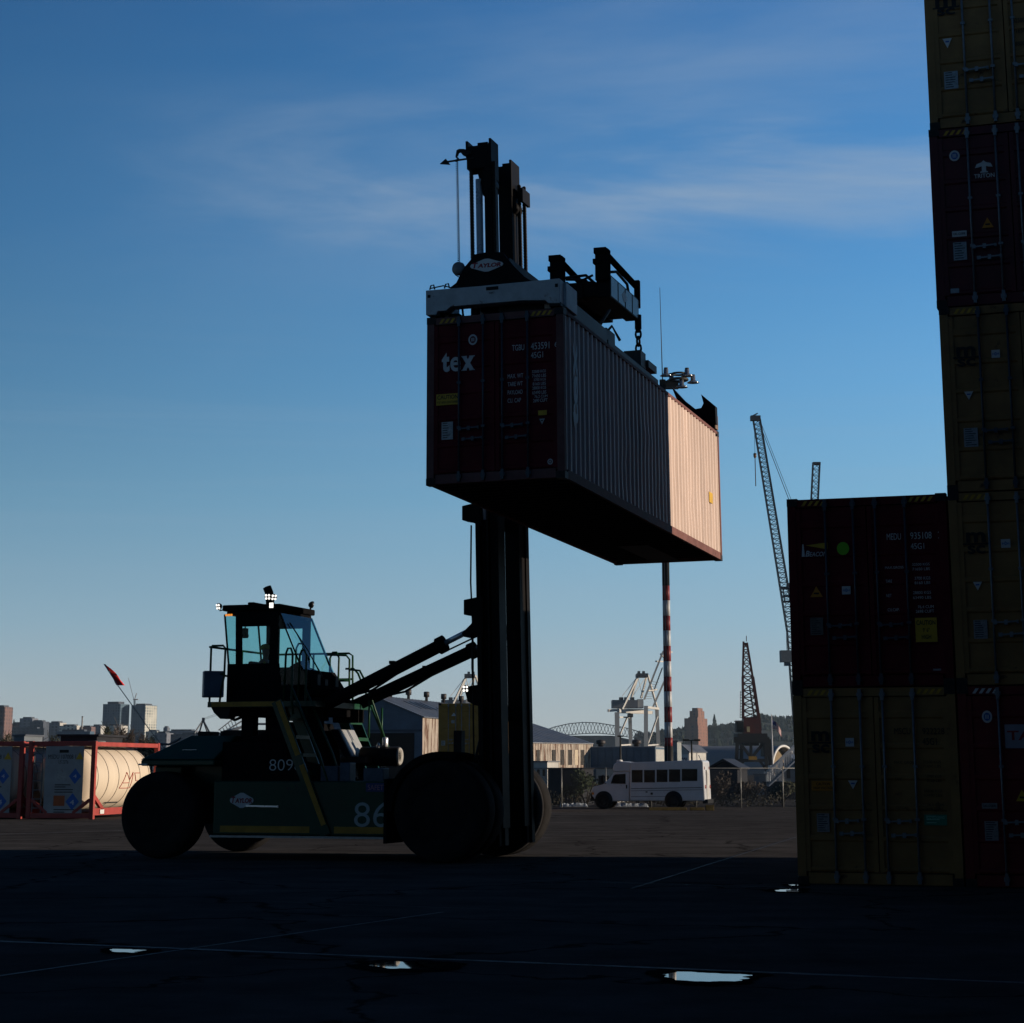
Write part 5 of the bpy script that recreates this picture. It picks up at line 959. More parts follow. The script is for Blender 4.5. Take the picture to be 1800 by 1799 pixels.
def leaves(m, c, rad, n, s, rs):
    for _ in range(n):
        while True:
            p = V((rs.uniform(-1, 1), rs.uniform(-1, 1), rs.uniform(-1, 1)))
            if p.length < 1: break
        q = V(c) + V((p.x * rad[0], p.y * rad[1], p.z * rad[2])); a = V((rs.gauss(0, 1), rs.gauss(0, 1), rs.gauss(0, 1))).normalized(); b = a.orthogonal().normalized() * s * rs.uniform(.5, 1.3); a = a * s * rs.uniform(.5, 1.3)
        m.add([q - a, q + b * .6, q + a, q - b * .6], [(0, 1, 2, 3)])
def bush(label, px, py, Y, rx, rz, col, n=500, cat='bush', group=None, name='bush'):
    c = at(px, py, Y); z0 = gz(Y); t = thing(name, label, cat, V((c.x, Y, z0)), 0, group); rs = random.Random(int(px)); H = c.z - z0
    m = MB()
    for k in range(7): a = rs.uniform(0, 6.3); m.path([(0, 0, 0), (cos(a) * rx * .3, sin(a) * rx * .3, H * .5), (cos(a) * rx * .7, sin(a) * rx * .6, H * rs.uniform(.8, 1.1))], .03, 5)
    m.build('stems', mat('bark', (.03, .024, .018), .9, var=.3), t)
    m = MB()
    for k in range(9): leaves(m, (rs.uniform(-.6, .6) * rx, rs.uniform(-.5, .5) * rx, H + rs.uniform(-.55, .5) * rz), (rx * .5, rx * .5, rz * .5), n // 9, .11, rs)
    m.build('foliage', leafmat('leaf_' + col[0], col[1]), t, fix=False)
GRB = ('dark_green', (.022, .036, .012)); BRB = ('brown_twigs', (.035, .026, .018)); OLB = ('olive', (.035, .040, .014))
G_ = 'bushes behind the fence'
bush('dense dark green bush behind the fence left of the bus bonnet', 1030, 1375, 124, 1.0, .95, GRB, 900, group=G_)
bush('rounded dark green bush just left of the bus nose bush', 1008, 1388, 124.6, .8, .6, GRB, 500, group=G_)
bush('brown leafless bush behind the fence right of the bus tail', 1268, 1378, 125, 1.0, .85, BRB, 700, group=G_)
bush('brown bush behind the fence between its two right posts', 1318, 1388, 125.5, 1.2, .6, BRB, 700, group=G_)
bush('olive bush behind the fence near the tall stacked containers', 1375, 1386, 125, .9, .65, OLB, 600, group=G_)
m = MB(); rs = random.Random(5)
for k in range(60): leaves(m, (rs.uniform(1, 22), 125 + rs.uniform(-.9, 2.5), -.4 + rs.uniform(0, .5)), (.6, .6, .35), 60, .09, rs)
tag(m.build('undergrowth', leafmat('weeds', (.028, .026, .014)), fix=False), 'dark undergrowth along the foot of the fence', 'undergrowth', kind='stuff')
SNOW = mat('pale_sheeting', (.42, .47, .52), .6, var=.3, scale=3)
for k, (x0, x1, lb) in enumerate(((984, 1032, 'pale blue sheeting on the ground left of the bus nose'), (1076, 1138, 'pale blue sheeting on the ground seen under the bus'))):
    a = gp(x0, 122.6); L_ = (x1 - x0) * mpp(122.6); m = MB(); nx = 24; vs = []
    for i in range(nx + 1):
        for j in range(5): vs.append((L_ * i / nx, j * .2, (.02 if j in (0, 4) else .18 + .16 * noise.noise(V((i * .4, j * .7, k)))) * (0 if i in (0, nx) else 1) + .01))
    m.add(vs, [(i * 5 + j, i * 5 + j + 1, (i + 1) * 5 + j + 1, (i + 1) * 5 + j) for i in range(nx) for j in range(4)]); tag(m.build('tarpaulin', SNOW, loc=a, fix=False), lb, 'tarpaulin', 'pale sheets along the fence')
def hut(name, label, cat, x0, x1, yt, Y, depth, th, wall, roofm=None, rise=0, group=None, parts=None, base=None):
    """box or gabled hut: front face from column x0 to x1, roof edge at row yt"""
    u, v = frame2(th); a = at(x0, 1350, Y); b_ = on_plane(x1, 1350, V((a.x, Y, 0)), v); W_ = (b_ - a).dot(u); z0 = gz(Y) if base is None else base; H = at((x0 + x1) / 2, yt, Y).z - z0
    t = thing(name, label, cat, V((a.x, Y, z0)), -th, group); m = MB()
    if rise: m.prism([(0, 0), (W_, 0), (W_, H - rise), (W_ / 2, H), (0, H - rise)], 0, depth)
    else: m.box(0, W_, 0, depth, 0, H)
    m.build('walls', wall, t); m = MB()
    if rise:
        for s, xa in ((1, -.15), (-1, W_ + .15)): m.add([(xa, -.2, H - rise - .12), (W_ / 2, -.2, H + .02), (W_ / 2, depth + .2, H + .02), (xa, depth + .2, H - rise - .12), (xa, -.2, H - rise + .03), (W_ / 2, -.2, H + .17), (W_ / 2, depth + .2, H + .17), (xa, depth + .2, H - rise + .03)], [(0, 1, 2, 3), (4, 5, 6, 7), (0, 1, 5, 4), (1, 2, 6, 5), (2, 3, 7, 6), (3, 0, 4, 7)])
    else: m.box(-.1, W_ + .1, -.1, depth + .1, H, H + max(.08, H * .02))
    m.build('roof', roofm or ROOFM, t); return t, W_, H
OFFW = mat('off_white_wall', (.46, .45, .42), .6, var=.2, scale=1, rust=.05); DKW = mat('dark_wall', (.022, .022, .026), .7, var=.4, scale=1.2); GRW = mat('grey_wall', (.15, .17, .19), .6, var=.3, scale=.7)
t, W_, H = hut('site_cabin', 'cream site cabin behind the fence beside the mast', 'cabin', 930, 962, 1340, 138, 1.4, .6, OFFW)
for k in range(3): m = MB(); m.box(W_ * (.15 + .3 * k), W_ * (.28 + .3 * k), -.03, .02, H * .66, H * .82); m.build('window', BGL, t)
t, W_, H = hut('storage_box', 'dark corrugated storage box behind the fence left of the bush', 'storage box', 963, 1022, 1352, 130, 3, .3, DKW, DKW); m = MB(); m.box(W_ * .75, W_ * .95, -.03, .0, .1, H * .85); m.build('door', mat('dark_door', (.015, .015, .02), .5), t)
t, W_, H = hut('site_cabin', 'small white hut behind the bus bonnet', 'cabin', 1048, 1085, 1352, 140, 3, .3, OFFW); m = MB(); m.box(W_ * .1, W_ * .6, -.03, .02, H * .4, H * .8); m.build('window', BGL, t)
t, W_, H = hut('workshop', 'long blue-grey workshop with pale roof edge behind the bus', 'workshop', 1038, 1152, 1314, 300, 9, .25, BLUEW, mat('pale_roof', (.36, .38, .40), .5))
m = MB(); m.box(W_ + .01, W_ + .06, .3, 8.6, .2, H - .3); m.build('end_wall', mat('pale_end_wall', (.40, .40, .37), .6, var=.2), t)
for f in (.1, .66): m = MB(); m.lathe([(.4, 0), (.4, .5), (.7, .55), (.7, 1.0), (0, 1.2)], (W_ * f, 3, H), (0, 0, 1), 12); m.build('roof_vent', VENT, t)
m = MB(); m.box(0, W_, -.08, 0, 2.6, 2.75); [m.box(W_ * k / 9, W_ * k / 9 + .12, -.06, 0, .2, H - .2) for k in range(1, 9)]; m.build('wall_battens', mat('batten_blue', (.05, .09, .13), .5), t)
t, W_, H = hut('sign_house', 'small white gabled building with a name sign, right of the striped tower', 'building', 1187, 1212, 1311, 320, 6, .55, OFFW, None, 1.0)
m = MB(); m.box(W_ * .2, W_ * .96, -.08, -.01, H * .42, H * .76); m.cur = 1; put_text(m, 'VIGOR', W_ * .28, W_ * .88, H * .5, H * .68, -.09, .03); m.build('sign', [WHITE, mat('navy_lettering', (.02, .03, .08), .5)], t, fix=False)
o, W_, H = hut('control_kiosk', 'tall narrow grey kiosk at the foot of the striped tower', 'kiosk', 1182, 1191, 1305, 205, 2, .3, mat('kiosk_grey', (.28, .30, .29), .5, var=.2)); m = MB(); m.box(W_ * .2, W_ * .8, -.03, 0, H * .5, H * .8); m.build('panel', GRW, o)
# tent hall
qc = at(1372, 1350, 650); qt = thing('tent_hall', 'grey arched fabric hall with white rimmed open end behind the old crane', 'tent hall', V((qc.x, 650, -.6)), -.42)
m = MB(); n = 20; Lq, rq, hq = 42, 13.8, 9.2; vs = [(x, 4 + rq * cos(pi * i / n), hq * sin(pi * i / n) ** .85) for x in (-Lq, 0) for i in range(n + 1)]; m.add(vs, [(i, i + 1, n + 2 + i, n + 1 + i) for i in range(n)], True); m.build('canopy', mat('tent_grey', (.24, .25, .27), .7, var=.15), qt)
m = MB(); m.path([(.05, 4 + rq * cos(pi * i / n), hq * sin(pi * i / n) ** .85) for i in range(n + 1)], .42, 6); m.build('arch_rim', WHITE, qt); m = MB(); m.quad(*[(-3, 4 + rq * .98 * cos(pi * i / n), hq * .98 * sin(pi * i / n) ** .85) for i in range(n + 1)]); m.build('inner_wall', mat('tent_inside', (.20, .15, .09), .8), qt)
# odds and ends in front of it
t, W_, H = hut('boat_shed', 'low dark shed with sagging roof right of the bus tail', 'shed', 1248, 1296, 1338, 150, 4, .3, DKW, mat('dark_roof', (.03, .03, .035), .6), .5); m = MB(); m.box(W_ * .3, W_ * .7, -.03, 0, 0, H * .5); m.build('door', DARKIN, t)
t, W_, H = hut('storage_box', 'pale grey storage box between the legs of the old crane', 'storage box', 1325, 1346, 1362, 180, 3, .3, GRW); m = MB(); m.box(W_ * .1, W_ * .45, -.03, 0, .2, H * .9); m.build('door', BLUEW, t)
t, W_, H = hut('boat_shed', 'dark shed below the white gangway', 'shed', 1342, 1398, 1376, 152, 4, .2, DKW, DKW); m = MB(); m.box(W_ * .5, W_ * .8, -.03, 0, 0, H * .8); m.build('door', DARKIN, t)
t, W_, H = hut('boat_shed', 'small blue roofed cabin at the top of the gangway', 'shed', 1378, 1400, 1330, 190, 5, .3, GRW, mat('blue_roof', (.07, .09, .14), .5), .8); m = MB(); m.box(W_ * .2, W_ * .5, -.03, 0, H * .4, H * .7); m.build('window', BGL, t)
def boat(label, x0, x1, yt, Y):
    a = at(x0, 1350, Y); L_ = (x1 - x0) * mpp(Y); H = at(x0, yt, Y).z - gz(Y); b_ = thing('boat', label, 'boat', V((a.x, Y, gz(Y))), 0, 'laid-up boats'); m = MB(); m.prism([(0, H * .9), (L_, H * .75), (L_ * .93, H * .2), (L_ * .2, H * .15)], -.9, .9); m.build('hull', mat('boat_white', (.45, .45, .45), .4, var=.2), b_, bevel=.12); m = MB(); m.box(L_ * .4, L_ * .75, -.6, .6, H * .8, H * 1.15); m.build('wheelhouse', WHITE, b_, bevel=.08); m = MB(); m.box(L_ * .2, L_ * .8, -.3, .3, 0, H * .22); m.build('cradle', BLK_D, b_)
boat('pale boat on a cradle right of the old crane', 1344, 1362, 1352, 190); boat('small white boat with cabin at the foot of the tent hall', 1362, 1378, 1343, 200)
gw = thing('gangway', 'white lattice gangway sloping up beside the stacked containers', 'gangway', (0, 0, 0)); m = MB(); A_ = at(1352, 1382, 145); B_ = at(1402, 1334, 145)
for dz, dy in ((0, 0), (1.0, 0), (0, 1.2), (1.0, 1.2)): o = V((0, dy, dz)); m.bar(A_ + o, B_ + o, .09)
for k in range(14): p = A_.lerp(B_, k / 13); q = A_.lerp(B_, min(1, (k + .5) / 13)); [m.bar(p + V((0, dy, 0)), p + V((0, dy, 1)), .05) for dy in (0, 1.2)]; m.bar(p, q + V((0, 0, 1)), .05); m.bar(p, p + V((0, 1.2, 0)), .05)
m.build('truss', mat('gangway_white', (.55, .56, .57), .5), gw); m = MB(); m.bar(A_ + V((0, .6, -.02)), B_ + V((0, .6, -.02)), 1.1, .04); m.build('deck', GRW, gw)
# ------------------------------------------------------------------ striped floodlight mast
PY = 160.0; pm0 = at(1176, 1350, PY); pb = V((pm0.x, PY, -.62)); RW = mat('mast_red', (.23, .035, .035), .5, var=.2, scale=1); WW = mat('mast_white', (.50, .51, .52), .5, var=.12, scale=1); DK = mat('dark_pole', (.025, .025, .022), .6, var=.3)
tw = thing('floodlight_mast', 'tall red and white striped floodlight mast rising behind the raised container', 'light mast', pb)
ys = [1030, 1056, 1083, 1109, 1136, 1163, 1190, 1216, 1243, 1270, 1297, 1312]
def zr(y): return at(1176, y, PY).z + .62
def rad(z): return .33 - .06 * z / 32
for k in range(len(ys) - 1):
    z1, z0 = zr(ys[k]), zr(ys[k + 1]); m = MB(); m.tube((0, 0, z0), (0, 0, z1), rad(z0), 20, rad(z1)); m.build('pole_band', RW if k % 2 == 0 else WW, tw)
m = MB(); m.tube((0, 0, zr(1030)), (0, 0, zr(668)), rad(14), 16, .26); m.build('pole', DK, tw); m = MB(); m.tube((0, 0, 0), (0, 0, zr(1312)), .36, 16); m.build('pole_base', DK, tw)
m = MB(); m.bar((.12, -.34, .5), (.12, -.30, zr(700)), .05); m.bar((-.12, -.34, .5), (-.12, -.30, zr(700)), .05); m.build('ladder_rail', mat('ladder_dark', (.08, .08, .09), .5), tw)
zl = zr(668); m = MB(); m.tube((0, 0, zl - .3), (-.1, 0, zr(506)), .045, 8, .02); m.build('lightning_rod', DK, tw)
m = MB(); m.path([(1.35 + .68 * cos(2 * pi * i / 20), .68 * sin(2 * pi * i / 20), zl) for i in range(21)], .12, 8); m.path([(1.35 + .55 * cos(2 * pi * i / 20), .55 * sin(2 * pi * i / 20), zl + .5) for i in range(21)], .09, 8); m.bar((0, 0, zl - .2), (1.4, 0, zl - .15), .22, .2); m.bar((.7, 0, zl + .1), (2.0, 0, zl + .1), .08); m.box(.2, 1.3, -.3, .3, zl - .75, zl - .3); m.build('lamp_ring', DK, tw)
ALU = mat('lamp_reflector', (.55, .56, .57), .25, .9, var=.1)
for px, py, sy in ((1170, 658, -.4), (1181, 664, .5), (1207, 658, -.3), (1218, 669, -.1), (1197, 679, -.6)):
    c = at(px, py, PY); x, z = c.x - pb.x, c.z + .62; m = MB(); m.lathe([(.16, .34), (.20, .30), (.20, .0), (.30, -.08), (.52, -.22), (.50, -.24), (.2, -.12), (0, -.10)], (x, sy, z), (0, 0, 1), 16); m.cur = 1; m.tube((x, sy, z + .3), (x, sy, z + .46), .17, 10); m.build('floodlight', [ALU, DK], tw)

# ------------------------------------------------------------------ harbour cranes
SW = mat('crane_white', (.50, .49, .46), .5, var=.15, scale=.1); SG = mat('crane_house_grey', (.16, .17, .19), .6, var=.15, scale=.1); SD = mat('crane_dark', (.06, .065, .075), .6)
def sts(label, ox, oy, s, Y, full=True):
    """quay crane; coordinates below are those of an enlarged crop"""
    def p(x, y, dy=0): return at(1050 + ox + x / 8.993 * s, 1130 + oy + y / 8.993 * s, Y + dy)
    t = thing('quay_crane', label, 'harbour crane', V((p(600, 1640).x, Y, -.62)), 0, 'white quay cranes in the distance'); O = V((t.location.x, Y, -.62)); k = mpp(Y) / 8.993 * s
    q = lambda x, y, dy=0: p(x, y, dy) - O
    def bars(name, lst, w, m_=SW):
        m = MB()
        for a in lst: m.bar(q(*a[0]), q(*a[1]), w * k)
        return m.build(name, m_, t)
    for a, b, dy, w in (((310, 1100), (318, 1640), 0, 70), ((515, 1130), (528, 1640), 24, 55), ((768, 1000), (770, 1640), 0, 60), ((940, 1040), (965, 1640), 24, 55)): bars('leg', [((*a, dy), (*b, dy))], w)
    bars('sill_beam', [((318, 1625, 0), (528, 1612, 24)), ((770, 1625, 0), (965, 1612, 24))], 22); bars('portal_beam', [((768, 1020, 0), (965, 1045, 24))], 34)
    bars('brace', [((955, 1150, 24), (800, 1590, 0)), ((470, 1190, 20), (345, 1480, 0)), ((345, 1180, 5), (500, 1180, 20))], 22)
    m = MB(); m.bar(q(330, 1075, 0), q(760, 1085, 12), 60 * k); m.bar(q(360, 1090, 10), q(860, 1105, 24), 50 * k); m.bar(q(170, 1075, 0), q(400, 1060, 4), 40 * k); m.build('main_girder', SW, t)
    m = MB(); a = q(240, 1030, 2); b = q(640, 905, 2); m.box(a.x, b.x, 2, 16, a.z, b.z); m.cur = 1; m.box(b.x, q(735, 900).x, 3, 15, q(0, 1030).z, q(0, 890).z); m.build('machine_house', [SG, SW], t)
    m = MB(); [m.box(q(x, 900).x, q(x + 60, 900).x, 5, 12, q(0, 905, 5).z, q(0, 862, 5).z) for x in (360, 440, 535)]; m.build('roof_gear', SD, t); m = MB(); a = q(480, 1180, 14); m.box(a.x, q(580, 900).x, 10, 18, a.z, q(0, 1125, 14).z); m.build('trolley_gear', SD, t)
    bars('a_frame', [((395, 1050, 0), (640, 540, 6)), ((540, 860, 10), (640, 540, 6)), ((690, 880, 14), (785, 520, 16)), ((800, 520, 16), (945, 1030, 24)), ((640, 540, 6), (800, 520, 16))], 26)
    bars('stay', [((640, 530, 6), (390, 850, 2)), ((640, 530, 6), (720, 870, 12)), ((790, 520, 16), (560, 840, 10))], 7)
    m = MB(); a = q(620, 545, 8); b = q(790, 495, 12); m.box(a.x, b.x, 4, 18, a.z, b.z); [m.box(q(x, 900).x, q(x + 40, 900).x, 8, 12, b.z, b.z + 40 * k) for x in (660, 735)]; m.build('apex_platform', SD, t)
    bars('boom', [((740, 900, 10), (1040, 140, 10)), ((870, 1040, 22), (1160, 380, 22))], 28); bars('boom_brace', [((925, 295, 10), (1120, 300, 22)), ((1040, 140, 10), (1180, 150, 22)), ((1000, 180, 10), (1150, 330, 22)), ((800, 760, 12), (940, 740, 22))], 22)
    m = MB()
    for i in range(18): a0 = (745 + 280 * i / 18, 890 - 720 * i / 18, 10); a1 = (850 + 280 * (i + .5) / 18, 900 - 640 * (i + .5) / 18, 16); m.bar(q(*a0), q(*a1), 6 * k) if i < 8 else None
    for i in range(16): a0 = (880 + 140 * i / 16, 780 - 380 * i / 16, 22); m.bar(q(*a0), q(a0[0] + 22, a0[1] - 28, 22), 16 * k)
    m.build('walkway', SD, t)
sts('white quay crane with raised boom, left of the striped mast', 0, 0, 1, 1100); sts('white quay crane mostly hidden behind the lift truck mast', -301, 2, .98, 1180)
LAT = mat('lattice_steel', (.05, .06, .075), .5, .3, var=.2)
def lattice(m, A, B, wa, wb, ch, n, ax=V((0, 1, 0))):
    A, B = V(A), V(B); d = (B - A).normalized(); s = d.cross(ax).normalized(); cs = []
    for i in range(n + 1):
        t = i / n; c = A.lerp(B, t); w_ = (wa + (wb - wa) * t) / 2; cs.append([c + s * (a * w_) + ax * (b * w_) for a, b in ((-1, -1), (1, -1), (1, 1), (-1, 1))])
    for j in range(4): m.bar(cs[0][j], cs[-1][j], ch) if wa == wb else [m.bar(cs[i][j], cs[i + 1][j], ch) for i in range(n)]
    for i in range(n):
        for j in range(4):
            e = (j + 1) % 4; m.bar(cs[i][j], cs[i + 1][e] if i % 2 else cs[i + 1][e], ch * .55); m.bar(cs[i][j], cs[i][e], ch * .5)
CY = 500
def rel(t, x, y, Y): return at(x, y, Y) - t.location
cr = thing('crawler_crane', 'tall lattice boom crane with hook, rising left behind the maroon stacked container', 'crane', V((at(1405, 1350, CY).x, CY, -.62)))
m = MB(); lattice(m, rel(cr, 1330, 738, CY), rel(cr, 1391, 1110, CY), 1.75, 2.1, .24, 44); lattice(m, rel(cr, 1391, 1110, CY), rel(cr, 1405, 1330, CY), 2.1, 1.6, .24, 22); m.build('boom', LAT, cr)
m = MB(); a = rel(cr, 1328, 735, CY); m.box(a.x - 1.3, a.x + 1.2, -1, 1, a.z - .7, a.z + .5); m.bar(a + V((-1, 0, .4)), a + V((.6, 0, 1.2)), .3); m.build('boom_head', LAT, cr); m = MB(); a = rel(cr, 1383, 1034, CY); m.box(a.x - 1.8, a.x + 2, -1, 1, a.z - .3, a.z + .3); m.box(a.x, a.x + 1.5, -.8, .8, a.z, a.z + 1.2); [m.box(a.x - 1.0, a.x + 1.6, -.9, .9, a.z - z - .2, a.z - z + .2) for z in (2, 3.4)]; m.bar(a + V((-1.0, 0, 0)), a + V((-.6, 0, -3.6)), .3); m.build('boom_platform', LAT, cr)
m = MB(); m.bar(rel(cr, 1326, 742, CY), rel(cr, 1327, 797, CY), .10); m.bar(rel(cr, 1334, 742, CY), rel(cr, 1388, 882, CY), .14); m.bar(rel(cr, 1337, 742, CY), rel(cr, 1392, 882, CY), .10); m.bar(rel(cr, 1381, 1060, CY), rel(cr, 1383, 1145, CY), .10); m.build('cable', LAT, cr)
m = MB(); a = rel(cr, 1327, 800, CY); m.lathe([(0, .5), (.4, .4), (.4, -.4), (.2, -.8), (0, -.9)], a, (0, 0, 1), 10); m.bar(a + V((0, 0, -.8)), rel(cr, 1328.5, 855, CY), .2); m.build('hook_block', mat('hook_orange', (.25, .12, .05), .5), cr)
m = MB(); a = rel(cr, 1372, 1170, CY); b = rel(cr, 1400, 1144, CY); m.box(a.x, b.x, -1.5, 1.5, a.z + .8, b.z); m.box(a.x + 1.0, a.x + 2.4, -1, 1, a.z - .1, a.z + .8); m.build('counterweight', mat('counterweight_grey', (.13, .15, .17), .6, var=.2), cr)
m = MB(); m.box(-2, 6, -2, 2, 1.5, 4.5); m.box(-3, 7, -3, -2, 0, 1.4); m.box(-3, 7, 2, 3, 0, 1.4); m.build('machine_body', SD, cr)
c2 = thing('crawler_crane', 'second lattice crane boom, its tip just showing over the maroon stacked container', 'crane', V((at(1415, 1350, 560).x, 560, -.62)))
m = MB(); lattice(m, rel(c2, 1435, 815, 560), rel(c2, 1412, 1290, 560), 1.9, 2.2, .26, 44); m.build('boom', LAT, c2); m = MB(); a = rel(c2, 1435, 815, 560); m.box(a.x - 1.1, a.x + 1.1, -1, 1, a.z - .4, a.z + .3); m.build('boom_head', LAT, c2); m = MB(); m.box(-3, 5, -2, 2, 0, 4); m.build('machine_body', SD, c2); m = MB(); m.bar(rel(c2, 1429, 818, 560), rel(c2, 1424, 890, 560), .10); m.build('cable', LAT, c2)
# old portal crane
OY = 600; oc = thing('portal_crane', 'old dark portal crane with rusty red lattice jib', 'crane', V((at(1320, 1350, OY).x, OY, -.62))); OB = mat('old_crane_black', (.014, .014, .016), .7, var=.3, scale=.2); ORD = mat('old_crane_red', (.085, .022, .02), .6, var=.3, scale=.3, rust=.3, rustcol=(.05, .02, .015))
q = lambda x, y, dy=0: at(x, y, OY + dy) - oc.location
for x0, x1, dy in ((1296, 1294, -4), (1346, 1348, -4), (1304, 1302, 5), (1352, 1355, 5)): m = MB(); m.bar(q(x0, 1300, dy), q(x1, 1364, dy), 1.0); m.build('leg', OB, oc)
m = MB(); m.bar(q(1290, 1301, -4), q(1352, 1301, -4), 1.6); m.bar(q(1295, 1337, -4), q(1348, 1337, -4), .9); m.bar(q(1298, 1303, -4), q(1320, 1332, -4), .8); m.bar(q(1344, 1303, -4), q(1322, 1332, -4), .8); m.bar(q(1320, 1303, -4), q(1320, 1335, -4), .8); m.bar(q(1296, 1352, -4), q(1308, 1337, -4), .7); m.bar(q(1346, 1352, -4), q(1335, 1337, -4), .7); m.bar(q(1296, 1318, -4), q(1310, 1318, -4), .3); m.bar(q(1304, 1303, 5), q(1352, 1303, 5), 1.4); m.build('portal', OB, oc)
m = MB(); a = q(1294, 1300); b = q(1346, 1290); m.box(a.x, b.x, -4, 5, a.z, b.z); a = q(1300, 1311); b = q(1338, 1300); m.box(a.x + 1, b.x - 1, -3, 4, a.z, b.z); a = q(1340, 1330); m.box(a.x, q(1353, 1275).x, -4, 4, a.z, q(0, 1300).z); m.build('turntable', OB, oc)
m = MB(); a = q(1293, 1288); b = q(1304.5, 1269); m.box(a.x, b.x, -3, 1, a.z, b.z); m.cur = 1; m.box(a.x + .2, b.x - .2, -3.05, -3.0, a.z + 1.0, b.z - .4); m.cur = 2; m.box(a.x - .2, b.x + .2, -3.2, 1.2, b.z, b.z + .3); m.build('cab', [OB, BGL, mat('cab_roof_grey', (.2, .2, .2), .6)], oc)
m = MB(); m.prism([(q(*p).x, q(*p).z) for p in ((1305, 1290), (1306, 1262), (1334, 1264), (1337, 1290))], -2.5, 2.5); m.build('jib_base', ORD, oc)
m = MB()
def ch(x0, y0, x1, y1, w=.55, dy=-1.5): m.bar(q(x0, y0, dy), q(x1, y1, dy), w)
for dy in (-1.8, 1.8):
    ch(1306.5, 1264, 1305.5, 1190, .7, dy); ch(1305.5, 1190, 1307, 1128, .55, dy * .5); ch(1334, 1264, 1323, 1190, .9, dy); ch(1323, 1190, 1313, 1130, .6, dy * .5); ch(1326, 1262, 1317, 1205, .4, dy)
    for i in range(11):
        y0 = 1262 - 12 * i; y1 = y0 - 12; f = lambda y: 1334 - (1264 - y) * .149; ch(1306, y0, f(y1), y1, .3, dy); ch(f(y0), y0, 1306, y1, .3, dy); ch(1306, y0, f(y0), y0, .3, dy)
ch(1306, 1132, 1314, 1132, .6); ch(1312, 1128, 1312, 1118, .2); ch(1337, 1285, 1335, 1262, .6); m.build('jib', ORD, oc)
m = MB(); [m.bar(q(x, 1262, -3), q(x + .6, 1215, -3), .15) for x in (1301, 1304)]; [m.bar(q(1301, 1262 - 5 * i, -3), q(1304.5, 1262 - 5 * i, -3), .15) for i in range(10)]; m.build('ladder', OB, oc)
m = MB(); a = q(1315, 1287, -3.2); m.box(a.x - .3, a.x + .5, -3.4, -2.6, a.z, q(0, 1278).z); m.build('signal_box', mat('pale_yellow_box', (.5, .42, .22), .6), oc); m = MB(); a = q(1316, 1336, -5); m.box(a.x, q(1325, 1275).x, -5.6, -4.6, a.z, q(0, 1330).z); m.build('yellow_block', YEL, oc)
# lamps and flagpole
def pole(name, label, cat, x, yt, Y): 
    t = thing(name, label, cat, V((at(x, 1350, Y).x, Y, -.62))); H = at(x, yt, Y).z + .62; m = MB(); m.tube((0, 0, 0), (0, 0, H), .14, 8, .08); m.build('pole', DK if name != 'flagpole' else WW, t); return t, H
t, H = pole('street_lamp', 'dark lamp post with twin heads between the gabled house and the tent hall', 'street lamp', 1216.5, 1301, 210); m = MB(); m.box(-.9, -.25, -.15, .15, H - .12, H + .08); m.box(.25, .9, -.15, .15, H - .12, H + .08); m.box(-.3, .3, -.04, .04, H - .1, H); m.build('lamp_head', DK, t)
t, H = pole('street_lamp', 'thin dark lamp post in front of the long workshop', 'street lamp', 1091, 1294, 210); m = MB(); m.box(-.3, .3, -.1, .1, H - .1, H + .05); m.build('lamp_head', DK, t)
t, H = pole('flagpole', 'pale flagpole flying a striped flag beside the old crane', 'flagpole', 1358.5, 1256, 320)
fw, fh = 1.75, 1.0; m = MB(); nu, nv_ = 14, 13; vs = []
for i in range(nu + 1):
    for j in range(nv_ + 1): s_ = i / nu; r_ = j / nv_; vs.append((.12 + fw * s_ * .78, .14 * sin(s_ * 7), H - .9 - fh * 1.3 * r_ * (1 - .25 * s_) - 1.35 * s_ * s_ - .3 * s_))
for i in range(nu):
    for j in range(nv_): m.cur = 2 if (i < 6 and j < 7) else (0 if j % 2 == 0 else 1); m.add([vs[i * (nv_ + 1) + j], vs[i * (nv_ + 1) + j + 1], vs[(i + 1) * (nv_ + 1) + j + 1], vs[(i + 1) * (nv_ + 1) + j]], [(0, 1, 2, 3)])
m.build('flag', [mat('flag_red', (.35, .04, .05), .8), WHITE, mat('flag_blue', (.03, .04, .14), .8)], t, fix=False)
# far A-frame and slanting trusses seen under the cab
ad = thing('derrick', 'distant dark four-legged derrick head with cables, seen behind the truck hood', 'derrick', V((at(357, 1350, 800).x, 800, -.6))); q = lambda x, y, dy=0: at(x, y, 800 + dy) - ad.location
m = MB(); [m.bar(q(357, 1266, 0), q(*p), .45) for p in ((342, 1289, -3), (350, 1289, 3), (365, 1289, 3), (369, 1289, -3))]; m.box(q(355, 1275).x, q(359.5, 1275).x, -.7, .7, q(0, 1270).z, q(0, 1262).z); m.build('legs', LAT, ad)
m = MB(); m.bar(q(359, 1263), q(397, 1249), .10); m.bar(q(359, 1265), q(405, 1250), .10); m.build('cable', LAT, ad); m = MB(); [m.bar(q(x, 1289), q(x * 1 + (x - 355) * .25, 1352), .6) for x in (342, 369)]; m.build('tower', LAT, ad)
sc_ = thing('conveyor', 'pale distant slanting trusses seen between the truck hood and cab legs', 'conveyor', V((at(395, 1350, 700).x, 700, -.6))); q = lambda x, y, dy=0: at(x, y, 700 + dy) - sc_.location
